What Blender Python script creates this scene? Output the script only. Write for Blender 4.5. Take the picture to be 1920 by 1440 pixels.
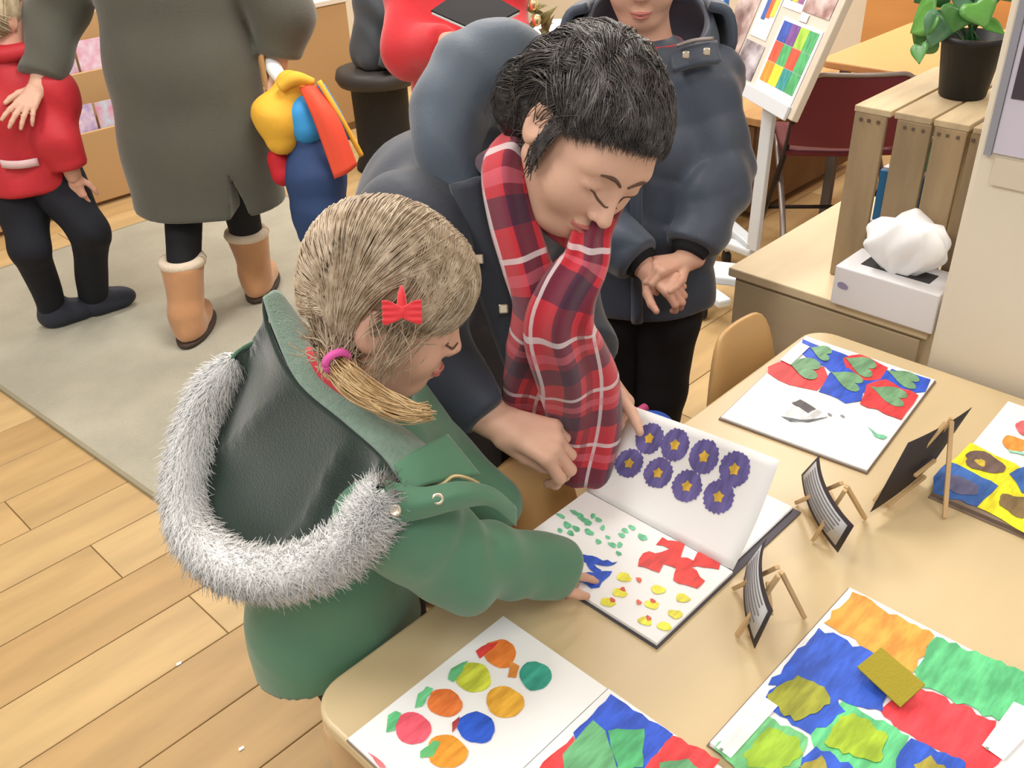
import bpy, bmesh, math, random
import numpy as np
from mathutils import Matrix, Vector
random.seed(7); RNG = np.random.default_rng(7)
for _o in list(bpy.data.objects): bpy.data.objects.remove(_o)
SC = bpy.context.scene; COL = SC.collection
# ------------------------------------------------------------------ camera
FPX = 1764.0; CX, CY = 960.0, 720.0; CAMH = 1.55
def _dir(p):
    v = np.array([p[0]-CX, -(p[1]-CY), -FPX]); return v/np.linalg.norm(v)
_x = _dir((3019, -480)); _y = _dir((-1148, -304)); _y = _y-_x*(_x@_y); _y /= np.linalg.norm(_y)
RC = np.stack([_x, _y, np.cross(_x, _y)])          # camera -> world
CAMP = np.array([0, 0, CAMH])
cd = bpy.data.cameras.new('camera'); cam = bpy.data.objects.new('camera', cd); COL.objects.link(cam)
cd.sensor_width = 36; cd.lens = FPX*36/1920; cd.clip_start = .02
M4 = np.eye(4); M4[:3, :3] = RC; M4[:3, 3] = CAMP
cam.matrix_world = Matrix(M4.tolist()); SC.camera = cam
# ------------------------------------------------------------------ world, lights, exposure
SC.view_settings.view_transform = 'Standard'; SC.view_settings.look = 'None'
SC.view_settings.gamma = 1; SC.view_settings.use_curve_mapping = False
SC.view_settings.exposure = 0.06
wd = bpy.data.worlds.new('room_light'); SC.world = wd; wd.use_nodes = True
wd.node_tree.nodes['Background'].inputs[0].default_value = (1.0, .975, .94, 1)
wd.node_tree.nodes['Background'].inputs[1].default_value = 0.62
def area(name, loc, sx, sy, power, col=(1, .975, .94), tgt=None):
    l = bpy.data.lights.new(name, 'AREA'); l.shape = 'RECTANGLE'; l.size = sx; l.size_y = sy
    l.energy = power; l.color = col
    o = bpy.data.objects.new(name, l); COL.objects.link(o); o.location = loc
    if tgt is not None: o.rotation_euler = (Vector(tgt)-Vector(loc)).to_track_quat('-Z', 'Y').to_euler()
    return o
area('unseen_ceiling_light', (1.9, 1.9, 2.7), 1.2, .6, 44)
area('unseen_ceiling_light', (1.9, -.3, 2.7), 1.2, .6, 22)
area('unseen_ceiling_light', (-.3, 1.9, 2.7), 1.2, .6, 40)
area('unseen_ceiling_light', (-.3, -.3, 2.7), 1.2, .6, 22)  # unseen lamp added behind the camera to brighten the girl's back and fur
area('unseen_ceiling_light', (3.9, 1.9, 2.7), 1.2, .6, 44)
area('unseen_ceiling_light', (1.9, 4.1, 2.7), 1.2, .6, 36)
area('unseen_ceiling_light', (3.9, 4.1, 2.7), 1.2, .6, 36)
# ------------------------------------------------------------------ picture geometry helpers (metric points from sight lines)
def ray(px): return RC@_dir(px)
def at_z(px, z):
    r = ray(px); return CAMP+r*((z-CAMH)/r[2])
def at_x(px, x):
    r = ray(px); return CAMP+r*(x/r[0])
def at_y(px, y):
    r = ray(px); return CAMP+r*(y/r[1])
def Q(px, py, t): return CAMP+ray((px, py))*t
UD = np.array([.694, -.719, 0]); UD /= np.linalg.norm(UD); VD = np.array([-UD[1], UD[0], 0])
def G(u, v, z): return UD*u+VD*v+np.array([0, 0, z])
def unit(v): v = np.asarray(v, float); return v/np.linalg.norm(v)
# ------------------------------------------------------------------ materials
def lin(c):
    c = np.array(c, float)/255.0
    return tuple(np.where(c <= .04045, c/12.92, ((c+.055)/1.055)**2.4))
MATS = {}
def mat(name, rgb, rough=.6, var=.0, vscale=8, bump=0, bscale=60, sheen=0, spec=.35, stretch=None, rgb2=None, metal=0, coords='Object', trans=0, bdist=.004):
    if name in MATS: return MATS[name]
    m = bpy.data.materials.new(name); m.use_nodes = True; nt = m.node_tree; n = nt.nodes; L = nt.links
    b = n['Principled BSDF']; c = lin(rgb)
    b.inputs['Base Color'].default_value = (*c, 1); b.inputs['Roughness'].default_value = rough
    b.inputs['Specular IOR Level'].default_value = spec; b.inputs['Metallic'].default_value = metal
    if sheen:
        b.inputs['Sheen Weight'].default_value = sheen; b.inputs['Sheen Roughness'].default_value = .5
    if trans: b.inputs['Transmission Weight'].default_value = trans
    tc = n.new('ShaderNodeTexCoord'); mp = n.new('ShaderNodeMapping'); L.new(tc.outputs[coords], mp.inputs[0])
    if stretch: mp.inputs['Scale'].default_value = stretch
    if var or rgb2:
        t = n.new('ShaderNodeTexNoise'); t.inputs['Scale'].default_value = vscale; t.inputs['Detail'].default_value = 5
        L.new(mp.outputs[0], t.inputs[0])
        r = n.new('ShaderNodeValToRGB'); L.new(t.outputs[0], r.inputs[0])
        c2 = lin(rgb2) if rgb2 else tuple(np.clip(np.array(c)*(1+var), 0, 1))
        c1 = c if rgb2 else tuple(np.array(c)*(1-var))
        r.color_ramp.elements[0].color = (*c1, 1); r.color_ramp.elements[1].color = (*c2, 1)
        r.color_ramp.elements[0].position = .35; r.color_ramp.elements[1].position = .68
        L.new(r.outputs[0], b.inputs['Base Color'])
    if bump:
        t2 = n.new('ShaderNodeTexNoise'); t2.inputs['Scale'].default_value = bscale; t2.inputs['Detail'].default_value = 4
        L.new(mp.outputs[0], t2.inputs[0])
        bp = n.new('ShaderNodeBump'); bp.inputs['Strength'].default_value = bump; bp.inputs['Distance'].default_value = bdist
        L.new(t2.outputs[0], bp.inputs['Height']); L.new(bp.outputs[0], b.inputs['Normal'])
    MATS[name] = m; return m
# ------------------------------------------------------------------ object helpers
def tag(o, label=None, cat=None, group=None, kind=None):
    if label: o['label'] = label
    if cat: o['category'] = cat
    if group: o['group'] = group
    if kind: o['kind'] = kind
    return o
def thing(name, label, cat, loc=(0, 0, 0), group=None, kind=None):
    o = bpy.data.objects.new(name, None); COL.objects.link(o); o.location = tuple(loc); o.empty_display_size = .05
    return tag(o, label, cat, group, kind)
def link(name, me, m, parent=None, smooth=True):
    o = bpy.data.objects.new(name, me); COL.objects.link(o)
    if m is not None:
        me.materials.clear(); me.materials.append(m)
    if smooth and len(me.polygons): me.polygons.foreach_set('use_smooth', np.ones(len(me.polygons), bool))
    if parent is not None:
        o.parent = parent; o.matrix_parent_inverse = Matrix.Translation(parent_world(parent)).inverted()
    return o
def parent_world(p):
    return Vector(p.location) if p.parent is None else Vector((0, 0, 0))
def pyd(name, V, F, m, parent=None, smooth=True, uv=None):
    me = bpy.data.meshes.new(name); me.from_pydata([tuple(map(float, v)) for v in V], [], [tuple(map(int, f)) for f in F]); me.update()
    if uv is not None:
        ul = me.uv_layers.new(name='UVMap'); li = np.zeros(len(me.loops), np.int32); me.loops.foreach_get('vertex_index', li)
        ul.data.foreach_set('uv', np.asarray(uv, np.float32)[li].ravel())
    return link(name, me, m, parent, smooth)
def npmesh(name, V, F, m, parent=None, smooth=True):
    """fast mesh from arrays: V (n,3), F (k,3|4)"""
    V = np.asarray(V, np.float32); F = np.asarray(F, np.int32); k = F.shape[1]
    me = bpy.data.meshes.new(name); me.vertices.add(len(V)); me.vertices.foreach_set('co', V.ravel())
    me.loops.add(F.size); me.loops.foreach_set('vertex_index', F.ravel())
    me.polygons.add(len(F)); me.polygons.foreach_set('loop_start', np.arange(0, F.size, k, dtype=np.int32))
    me.update(calc_edges=True); me.validate()
    return link(name, me, m, parent, smooth)
def bevel(o, w, seg=2, angle=35):
    b = o.modifiers.new('bevel', 'BEVEL'); b.width = w; b.segments = seg; b.limit_method = 'ANGLE'; b.angle_limit = math.radians(angle)
    return o
BOXF = [(0, 3, 2, 1), (4, 5, 6, 7), (0, 1, 5, 4), (1, 2, 6, 5), (2, 3, 7, 6), (3, 0, 4, 7)]
def box(name, lo, hi, m, parent=None, bv=0, rotz=0, piv=None):
    x0, y0, z0 = lo; x1, y1, z1 = hi
    V = [(x0, y0, z0), (x1, y0, z0), (x1, y1, z0), (x0, y1, z0), (x0, y0, z1), (x1, y0, z1), (x1, y1, z1), (x0, y1, z1)]
    if rotz:
        p = piv if piv is not None else ((x0+x1)/2, (y0+y1)/2); c, s = math.cos(rotz), math.sin(rotz)
        V = [(p[0]+(x-p[0])*c-(y-p[1])*s, p[1]+(x-p[0])*s+(y-p[1])*c, z) for x, y, z in V]
    o = pyd(name, V, BOXF, m, parent, smooth=False)
    if bv: bevel(o, bv)
    return o
def hexa(name, bot, top, m, parent=None, bv=0):
    """prism from 4 bottom and 4 top points (ccw from above)"""
    o = pyd(name, list(bot)+list(top), BOXF, m, parent, smooth=False)
    if bv: bevel(o, bv)
    return o
def bar(name, a, b, w, d, m, parent=None, up=(0, 0, 1), bv=0):
    a = np.array(a, float); b = np.array(b, float); z = unit(b-a)
    u = np.array(up, float)
    if abs(u@z) > .97: u = np.array([1., 0, 0])
    x = unit(np.cross(u, z)); y = np.cross(z, x)
    cs = [(-1, -1), (1, -1), (1, 1), (-1, 1)]
    return hexa(name, [a+x*w/2*i+y*d/2*j for i, j in cs], [b+x*w/2*i+y*d/2*j for i, j in cs], m, parent, bv)
def crom(pts, n):
    """Catmull-Rom resample of pts to n points"""
    p = np.array(pts, float); k = len(p)
    if k == 2: return p[0]+(p[1]-p[0])*np.linspace(0, 1, n)[:, None]
    e = np.vstack([2*p[0]-p[1], p, 2*p[-1]-p[-2]])
    s = np.linspace(0, k-1, n); i = np.minimum(s.astype(int), k-2); t = (s-i)[:, None]
    a, b, c, d = e[i], e[i+1], e[i+2], e[i+3]
    return .5*((2*b)+(-a+c)*t+(2*a-5*b+4*c-d)*t**2+(-a+3*b-3*c+d)*t**3)
def loft(name, curves, nu, nv, m, parent=None, thick=.004, fn=None, closed=False, offset=0):
    """surface through curves; solidified"""
    C = [crom(c, nu) for c in curves]; A = np.stack(C)          # k,nu,3
    Gd = np.stack([crom(A[:, j], nv) for j in range(nu)], 1)     # nv,nu,3
    if fn is not None: Gd = fn(Gd)
    V = Gd.reshape(-1, 3); F = []
    for i in range(nv-1):
        for j in range(nu-1): F.append((i*nu+j, i*nu+j+1, (i+1)*nu+j+1, (i+1)*nu+j))
        if closed: F.append((i*nu+nu-1, i*nu, (i+1)*nu, (i+1)*nu+nu-1))
    s, t = np.meshgrid(np.linspace(0, 1, nu), np.linspace(0, 1, nv))
    o = pyd(name, V, F, m, parent, uv=np.stack([s.ravel(), t.ravel()], 1))
    if thick:
        q = o.modifiers.new('thick', 'SOLIDIFY'); q.thickness = thick; q.offset = offset
    return o
def tube(name, pts, r, m, parent=None, n=None, seg=8, cap=True):
    P = crom(pts, n or max(2, len(pts)*4) if len(pts) > 2 else 2); k = len(P)
    r = np.interp(np.linspace(0, 1, k), np.linspace(0, 1, len(np.atleast_1d(r))), np.atleast_1d(r)) if np.size(r) > 1 else np.full(k, float(r))
    T = np.gradient(P, axis=0); T /= np.linalg.norm(T, axis=1)[:, None]
    ref = np.array([0, 0, 1.]) if abs(T[0][2]) < .9 else np.array([1., 0, 0])
    V = []; F = []; x = unit(np.cross(ref, T[0]))
    for i in range(k):
        x = unit(x-T[i]*(x@T[i])); y = np.cross(T[i], x)
        for j in range(seg):
            a = 2*math.pi*j/seg; V.append(P[i]+r[i]*(x*math.cos(a)+y*math.sin(a)))
    for i in range(k-1):
        for j in range(seg): F.append((i*seg+j, i*seg+(j+1) % seg, (i+1)*seg+(j+1) % seg, (i+1)*seg+j))
    if cap: F += [tuple(range(seg))[::-1], tuple(range((k-1)*seg, k*seg))]
    return pyd(name, V, F, m, parent)
def lathe(name, prof, c, m, parent=None, seg=24):
    V = []; F = []; k = len(prof)
    for r, z in prof:
        for j in range(seg):
            a = 2*math.pi*j/seg; V.append((c[0]+r*math.cos(a), c[1]+r*math.sin(a), c[2]+z))
    for i in range(k-1):
        for j in range(seg): F.append((i*seg+j, i*seg+(j+1) % seg, (i+1)*seg+(j+1) % seg, (i+1)*seg+j))
    F += [tuple(range(seg))[::-1], tuple(range((k-1)*seg, k*seg))]
    return pyd(name, V, F, m, parent)
def poly(name, pts, thick, m, parent=None, bv=0):
    """flat polygon (list of 3D points ccw) extruded along its normal"""
    P = np.array(pts, float); n = len(P)
    nr = np.zeros(3)
    for i in range(n): nr += np.cross(P[i], P[(i+1) % n])
    nr = unit(nr)
    V = list(P)+list(P+nr*thick); F = [tuple(range(n))[::-1], tuple(range(n, 2*n))]+[(i, (i+1) % n, (i+1) % n+n, i+n) for i in range(n)]
    o = pyd(name, V, F, m, parent, smooth=False)
    if bv: bevel(o, bv)
    return o
def strands(name, paths, r0, r1, m, parent=None, root=1.0):
    """paths (n,k,3) -> three-sided tapered tubes in one mesh"""
    P = np.asarray(paths, float); n, k, _ = P.shape
    T = np.gradient(P, axis=1); T /= np.linalg.norm(T, axis=2, keepdims=True)+1e-12
    ref = np.array([.31, .52, .79]); x = np.cross(np.broadcast_to(ref, T.shape), T); x /= np.linalg.norm(x, axis=2, keepdims=True)+1e-9
    y = np.cross(T, x); s = np.linspace(0, 1, k); r = ((r0+(r1-r0)*s**1.5)*np.clip(s*6+root, 0, 1))[None, :, None]
    V = np.stack([P+r*(x*math.cos(a)+y*math.sin(a)) for a in (0, 2.094, 4.189)], 2)   # n,k,3,3
    idx = np.arange(n*k*3).reshape(n, k, 3)
    F = np.concatenate([np.stack([idx[:, :-1, j], idx[:, :-1, (j+1) % 3], idx[:, 1:, (j+1) % 3], idx[:, 1:, j]], -1).reshape(-1, 4) for j in range(3)])
    return npmesh(name, V.reshape(-1, 3), F, m, parent)
# ------------------------------------------------------------------ signed-distance modelling
def rc(P, a, b, ra, rb):
    a = np.asarray(a, np.float32); d = np.asarray(b, np.float32)-a
    h = np.clip(((P-a)@d)/max(float(d@d), 1e-12), 0, 1)
    return np.linalg.norm(P-a-h[:, None]*d, axis=1)-(ra+h*(rb-ra))
def ell(P, c, r, A=None):
    q = P-np.asarray(c, np.float32)
    if A is not None: q = q@np.asarray(A, np.float32)
    r = np.asarray(r, np.float32); k0 = np.linalg.norm(q/r, axis=1); k1 = np.linalg.norm(q/(r*r), axis=1)+1e-9
    return k0*(k0-1)/k1
def smin(a, b, k):
    h = np.clip(.5+.5*(b-a)/k, 0, 1); return b*(1-h)+a*h-k*h*(1-h)
def smax(a, b, k): return -smin(-a, -b, k)
def chain(P, pts, rad, k=.02):
    d = None
    for i in range(len(pts)-1):
        e = rc(P, pts[i], pts[i+1], rad[i], rad[i+1]); d = e if d is None else smin(d, e, k)
    return d
def plane(P, p, n): return (P-np.asarray(p, np.float32))@np.asarray(unit(n), np.float32)
def wob(P, f, amp, ph=0, d=(1, .3, .6)):
    d = unit(d); a = P@d.astype(np.float32)
    b = P@np.array([.6, -.8, .2], np.float32); c = P@np.array([.1, .5, -.85], np.float32)
    return amp*np.sin(f*a+1.7*np.sin(f*.45*b+ph)+1.2*np.sin(f*.37*c+2*ph)+ph)
def snet(D, lo, h):
    S = D < 0; nx, ny, nz = D.shape
    c = [S[i:nx-1+i, j:ny-1+j, k:nz-1+k] for i in (0, 1) for j in (0, 1) for k in (0, 1)]
    s = np.zeros(c[0].shape, np.int8)
    for q in c: s += q
    idx = np.argwhere((s > 0) & (s < 8)); N = len(idx)
    off = np.array([(i, j, k) for i in (0, 1) for j in (0, 1) for k in (0, 1)])
    vals = np.stack([D[idx[:, 0]+o[0], idx[:, 1]+o[1], idx[:, 2]+o[2]] for o in off], 1)
    acc = np.zeros((N, 3)); cnt = np.zeros(N)
    for a in range(8):
        for b in range(a+1, 8):
            if np.abs(off[a]-off[b]).sum() != 1: continue
            m = (vals[:, a] < 0) != (vals[:, b] < 0)
            t = vals[m, a]/(vals[m, a]-vals[m, b])
            acc[m] += off[a]+t[:, None]*(off[b]-off[a]); cnt[m] += 1
    V = (idx+acc/cnt[:, None])*h+lo
    cid = np.full(s.shape, -1, np.int64); cid[idx[:, 0], idx[:, 1], idx[:, 2]] = np.arange(N)
    Fs = []
    for ax in range(3):
        e = np.eye(3, dtype=int)[ax]; u = np.eye(3, dtype=int)[(ax+1) % 3]; v = np.eye(3, dtype=int)[(ax+2) % 3]
        A = S[:nx-e[0], :ny-e[1], :nz-e[2]]; B = S[e[0]:, e[1]:, e[2]:]
        g = np.argwhere(A != B)
        ok = np.all(g-u >= 0, 1) & np.all(g-v >= 0, 1) & np.all(g < np.array(s.shape), 1)
        g = g[ok]; inside = A[g[:, 0], g[:, 1], g[:, 2]]
        def ci(q): return cid[q[:, 0], q[:, 1], q[:, 2]]
        f = np.stack([ci(g), ci(g-u), ci(g-u-v), ci(g-v)], 1)
        f[~inside] = f[~inside][:, ::-1]
        Fs.append(f)
    F = np.concatenate(Fs); F = F[np.all(F >= 0, 1)]
    return V, F[:, ::-1]
def sdf(f, lo, hi, h):
    lo = np.asarray(lo, float); n = np.ceil((np.asarray(hi, float)-lo)/h/4).astype(int)
    cc = np.stack(np.meshgrid(*[np.arange(k) for k in n], indexing='ij'), -1).reshape(-1, 3)
    ctr = (lo+(cc*4+1.5)*h).astype(np.float32); dc = f(ctr)
    D = np.repeat(np.repeat(np.repeat(dc.reshape(n), 4, 0), 4, 1), 4, 2).astype(np.float32)
    act = cc[np.abs(dc) < 5.2*h]
    sub = np.stack(np.meshgrid(*[np.arange(4)]*3, indexing='ij'), -1).reshape(-1, 3)
    for s in range(0, len(act), 4000):
        q = (act[s:s+4000, None, :]*4+sub[None]).reshape(-1, 3)
        D[q[:, 0], q[:, 1], q[:, 2]] = f((lo+q*h).astype(np.float32))
    return snet(D, lo, h)
def sdfobj(name, f, lo, hi, h, m, parent=None):
    V, F = sdf(f, lo, hi, h); return npmesh(name, V, F, m, parent)
def joinmesh(name, parts, m, parent=None):
    Vs = []; Fs = []; o = 0
    for V, F in parts: Vs.append(V); Fs.append(F+o); o += len(V)
    return npmesh(name, np.concatenate(Vs), np.concatenate(Fs), m, parent)
def bounds(pts, pad):
    p = np.array(pts); return p.min(0)-pad, p.max(0)+pad
def project(f, P, iso=0.0, it=4):
    """move points onto the iso surface of f"""
    P = np.asarray(P, np.float32); sh = P.shape; p = P.reshape(-1, 3).copy(); e = .002
    for _ in range(it):
        d = f(p); g = np.stack([(f(p+np.eye(3, dtype=np.float32)[i]*e)-f(p-np.eye(3, dtype=np.float32)[i]*e))/(2*e) for i in range(3)], 1)
        g /= np.linalg.norm(g, axis=1, keepdims=True)+1e-6; p = p-np.clip(d-iso, -.03, .03)[:, None]*g
    return p.reshape(sh)
# ================================================================== SETTING
m_plank = [mat('oak_plank_%d' % i, c, .42, var=.13, vscale=2.2, bump=.03, bscale=40, stretch=(1, 6, 6), spec=.4) for i, c in
           enumerate([(192, 162, 114), (186, 155, 107), (198, 169, 121), (180, 148, 101)])]
m_sub = mat('floor_joint', (120, 92, 58), .8)
m_wall = mat('cream_paint', (226, 216, 196), .7, var=.02, vscale=3)
floor = box('floor', (-1.5, -1.2, -.05), (6.5, 6.6, -.004), m_sub); tag(floor, kind='structure')
pw, pl = .172, 1.28
pm = bpy.data.meshes.new('plank'); hw, hl = pw/2-.0012, pl/2-.0012
pm.from_pydata([(-hl, -hw, -.012), (hl, -hw, -.012), (hl, hw, -.012), (-hl, hw, -.012), (-hl, -hw, -.0012), (hl, -hw, -.0012), (hl, hw, -.0012), (-hl, hw, -.0012),
                (-hl+.0015, -hw+.0015, 0), (hl-.0015, -hw+.0015, 0), (hl-.0015, hw-.0015, 0), (-hl+.0015, hw-.0015, 0)], [],
               [(0, 1, 5, 4), (1, 2, 6, 5), (2, 3, 7, 6), (3, 0, 4, 7), (4, 5, 9, 8), (5, 6, 10, 9), (6, 7, 11, 10), (7, 4, 8, 11), (8, 9, 10, 11)])
pms = []
for m in m_plank:
    q = pm.copy(); q.materials.append(m); pms.append(q)
y = 1.335-pw*9+pw/2; row = 0
while y < 6.3:
    x = .477-pl*2+pl/2+(row*.47 % 1.0)*pl-(9*.47 % 1.0)*pl-.5
    while x < 6.2:
        if x > -1.2:
            o = bpy.data.objects.new('plank', pms[random.randrange(4)]); COL.objects.link(o); o.parent = floor
            o.location = (x, y, 0); o.rotation_euler = (0, 0, math.pi if random.random() < .5 else 0)
        x += pl
    y += pw; row += 1
tag(box('ceiling', (-1.5, -1.2, 2.8), (6.5, 6.6, 2.9), m_wall), kind='structure')
tag(box('wall_far', (-1.5, 5.6, -.05), (6.5, 5.75, 2.8), m_wall), kind='structure')
tag(box('wall_end', (5.6, -1.2, -.05), (5.75, 5.6, 2.8), m_wall), kind='structure')
wr = box('wall_right', (1.715, -1.2, 0), (1.79, .553, 2.8), m_wall, bv=.012); tag(wr, kind='structure')
# rug
m_rug = mat('rug_wool', (186, 181, 160), .95, var=.10, vscale=5, bump=.9, bscale=260, sheen=.3, bdist=.008)
m_rugedge = mat('rug_binding', (150, 142, 118), .9)
rug = thing('rug', 'pale beige flat rug with bound edge on the plank floor', 'rug', (1.6, 3, 0))
a0 = at_z((0, 728), 0); a1 = at_z((330, 962), 0); dr = unit(a1-a0); far0 = at_z((0, 512), 0); far1 = at_z((300, 410), 0)
b0 = a0+dr*((3.885-a0[1])/dr[1]); e0 = a0+dr*((1.56-a0[1])/dr[1]); c0 = np.array([2.2, 3.9, 0]); d0 = np.array([2.25, 1.55, 0])
poly('pile', [e0+[0, 0, .001], d0+[0, 0, .001], c0+[0, 0, .001], b0+[0, 0, .001]], .009, m_rug, rug, bv=.003)
for p, q in ((e0, b0), (b0, c0), (c0, d0), (d0, e0)):
    bar('bound_edge', p+[0, 0, .006], q+[0, 0, .006], .014, .011, m_rugedge, rug, bv=.003)
# crumbs of paper on the floor
m_white = mat('white_paper', (246, 246, 246), .75, spec=.2)
for (px, py), l in (((335, 1245), 'small white paper scrap on the floor, the one higher in view'), ((452, 1404), 'small white paper scrap on the floor nearest the table leg')):
    c = at_z((px, py), .001); tag(poly('paper_scrap', [c+[-.006, -.003, 0], c+[.005, -.004, 0], c+[.007, .002, 0], c+[-.003, .004, 0]], .0015, m_white), l, 'paper', 'paper scraps')
# ================================================================== PAINTING TABLE
m_table = mat('beech_laminate', (212, 190, 149), .36, var=.035, vscale=2.2, bump=.02, bscale=120, stretch=(1, 5, 1), spec=.45)
m_tedge = mat('beech_edge', (206, 172, 130), .45, var=.06, vscale=6)
TZ = .56
tb = thing('table', 'low beech nursery table with rounded corners covered in painted sketchbooks', 'table', (1.03, .385, 0))
def rrect(x0, y0, x1, y1, r, n=7):
    out = []
    for cx, cy, a in ((x1-r, y1-r, 0), (x0+r, y1-r, 90), (x0+r, y0+r, 180), (x1-r, y0+r, 270)):
        out += [(cx+r*math.cos(math.radians(a+90*i/n)), cy+r*math.sin(math.radians(a+90*i/n))) for i in range(n+1)]
    return out
rr = rrect(.372, -.02, 1.692, .787, .055)
o = poly('tabletop', [(x, y, TZ-.026) for x, y in rr], .026, m_table, tb); bevel(o, .006, 3, 60)
for a, b in (((.43, .73), (1.63, .73)), ((.43, .04), (1.63, .04)), ((.43, .04), (.43, .73)), ((1.63, .04), (1.63, .73))):
    bar('apron', (*a, TZ-.066), (*b, TZ-.066), .022, .075, m_tedge, tb, bv=.003)
for lx, ly in ((.412, .746), (1.65, .746), (.412, .02), (1.65, .02)):
    lathe('leg', [(.020, 0), (.024, .02), (.026, .2), (.033, .44), (.040, .50), (.036, .515), (.036, TZ-.027)], (lx, ly, 0), m_tedge, tb, 20)
# ------------------------------------------------------------------ books and paint
def shade(c, k): return tuple(int(max(0, min(255, v*k))) for v in c)
def pmat(rgb):
    return mat('paint_%d_%d_%d' % rgb, shade(rgb, .90), .5, rgb2=tuple(min(255, int(v*1.10+8)) for v in rgb), vscale=22, bump=.14, bscale=60, stretch=(1, 4, 1), spec=.4, bdist=.0015)
def blob_px(c, rx, ry, rot=0, n=22, jag=.1):
    out = []; ph = random.uniform(0, 6); cr, sr = math.cos(rot), math.sin(rot)
    for i in range(n):
        a = -2*math.pi*i/n; k = 1+jag*(.6*math.sin(3*a+ph)+.4*math.sin(5*a+2*ph))+random.uniform(-jag, jag)*.5
        x, y = rx*k*math.cos(a), ry*k*math.sin(a); out.append((c[0]+x*cr-y*sr, c[1]+x*sr+y*cr))
    return out
def rough_px(pts, step=16, amp=3):
    """polygon outline in photo pixels -> brushy outline"""
    out = []; n = len(pts)
    for i in range(n):
        a = np.array(pts[i], float); b = np.array(pts[(i+1) % n], float); L = np.linalg.norm(b-a); k = max(1, int(L/step)); nr = np.array([b[1]-a[1], a[0]-b[0]])/(L+1e-6)
        for j in range(k): out.append(tuple(a+(b-a)*j/k+nr*(random.uniform(-amp, amp) if j else 0)))
    return out
def ccw(P):
    P = np.array(P); s = 0
    for i in range(len(P)): s += P[i][0]*P[(i+1) % len(P)][1]-P[(i+1) % len(P)][0]*P[i][1]
    return P if s > 0 else P[::-1]
PL = [0]
def daub(name, pts, z, rgb, parent, level=0):
    P = ccw([at_z(p, z) for p in pts]); PL[0] += 1
    return poly(name, P+np.array([0, 0, .0002+.0004*level+.00001*(PL[0] % 20)]), .0004, pmat(rgb), parent)
def pages(parent, quad, z0, z1, n, m, name='page'):
    """a block of pages: quad of xy points"""
    q = ccw([(*p[:2], 0) for p in quad])
    for i in range(n):
        za = z0+(z1-z0)*i/n; zb = z0+(z1-z0)*(i+1)/n-.0004; j = random.uniform(-.0012, .0012)
        poly(name, [(p[0]+j, p[1]+j*.7, za) for p in q], zb-za, m, parent)
m_kraft = mat('grey_board', (140, 122, 108), .8)
BLUE = (44, 84, 200); RED = (226, 62, 66); GRN = (88, 182, 122); ORG = (240, 140, 62); YEL = (246, 226, 48)
# --- upper book: heart prints
bk = thing('sketchbook', 'open sketchbook with green hearts on red and blue squares by the dresser', 'sketchbook', (1.46, .63, TZ), 'open painted sketchbooks')
qd = [at_z(p, TZ+.006) for p in ((1352, 782), (1510, 630), (1752, 712), (1625, 882))]
poly('cover', ccw([(p[0], p[1], TZ+.0004) for p in [q+np.sign(q-np.mean(qd, 0))*[.003, .003, 0] for q in qd]]), .0025, m_kraft, bk)
h1 = (np.array(qd[0])*.47+np.array(qd[1])*.53); h2 = np.array(qd[3])*.47+np.array(qd[2])*.53
pages(bk, [qd[0], h1, h2, qd[3]], TZ+.003, TZ+.0075, 4, m_white); pages(bk, [h1, qd[1], qd[2], h2], TZ+.003, TZ+.0075, 4, m_white)
Z = TZ+.0076
daub('painted_square', rough_px([(1505, 636), (1560, 656), (1650, 690), (1690, 706), (1675, 735), (1600, 740), (1560, 700), (1500, 660)]), Z, BLUE, bk)
daub('painted_square', rough_px([(1440, 688), (1470, 676), (1545, 688), (1555, 712), (1532, 733), (1480, 722), (1440, 700)]), Z, RED, bk)
daub('painted_square', rough_px([(1580, 672), (1612, 665), (1665, 690), (1650, 712), (1610, 712), (1590, 700)]), Z, RED, bk, 1)
daub('painted_square', rough_px([(1555, 700), (1590, 690), (1625, 720), (1615, 752), (1585, 757), (1535, 735)]), Z, BLUE, bk, 1)
daub('painted_square', rough_px([(1672, 692), (1745, 712), (1735, 735), (1690, 738), (1650, 715)]), Z, BLUE, bk, 1)
daub('painted_square', rough_px([(1625, 722), (1660, 712), (1722, 742), (1690, 788), (1612, 758)]), Z, RED, bk, 2)
def heart_px(c, w, h, rot):
    out = []; cr, sr = math.cos(rot), math.sin(rot)
    for i in range(26):
        a = -2*math.pi*i/26; x = 16*math.sin(a)**3/16; y = -(13*math.cos(a)-5*math.cos(2*a)-2*math.cos(3*a)-math.cos(4*a))/15
        out.append((c[0]+w*x*cr-h*y*sr, c[1]+w*x*sr+h*y*cr))
    return out
for c, w, h, r in (((1541, 662), 14, 22, 1.95), ((1510, 690), 20, 34, 1.9), ((1616, 687), 18, 32, 2.0), ((1590, 714), 17, 34, 2.0), ((1696, 711), 15, 34, 2.0), ((1670, 742), 17, 38, 1.95)):
    daub('heart_print', heart_px(c, w, h, r), Z, (112, 158, 118), bk, 4)
daub('blank_label', [(1462, 676), (1498, 643), (1518, 652), (1482, 686)], Z, (250, 250, 250), bk, 5)
daub('shell_print', rough_px([(1464, 780), (1485, 762), (1525, 765), (1552, 782), (1520, 790), (1480, 790)], 10, 2), Z, (214, 218, 222), bk, 1)
daub('shell_print', rough_px([(1466, 782), (1500, 788), (1550, 784), (1515, 792), (1482, 791)], 10, 1), Z, (96, 100, 106), bk, 2)
daub('shell_print', rough_px([(1484, 756), (1500, 750), (1530, 768), (1515, 776), (1498, 764)], 8, 2), Z, (86, 80, 84), bk, 2)
for c in ((1556, 778), (1580, 781)): daub('ink_speck', blob_px(c, 5, 2, .5, 8), Z, (150, 150, 160), bk, 1)
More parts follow.
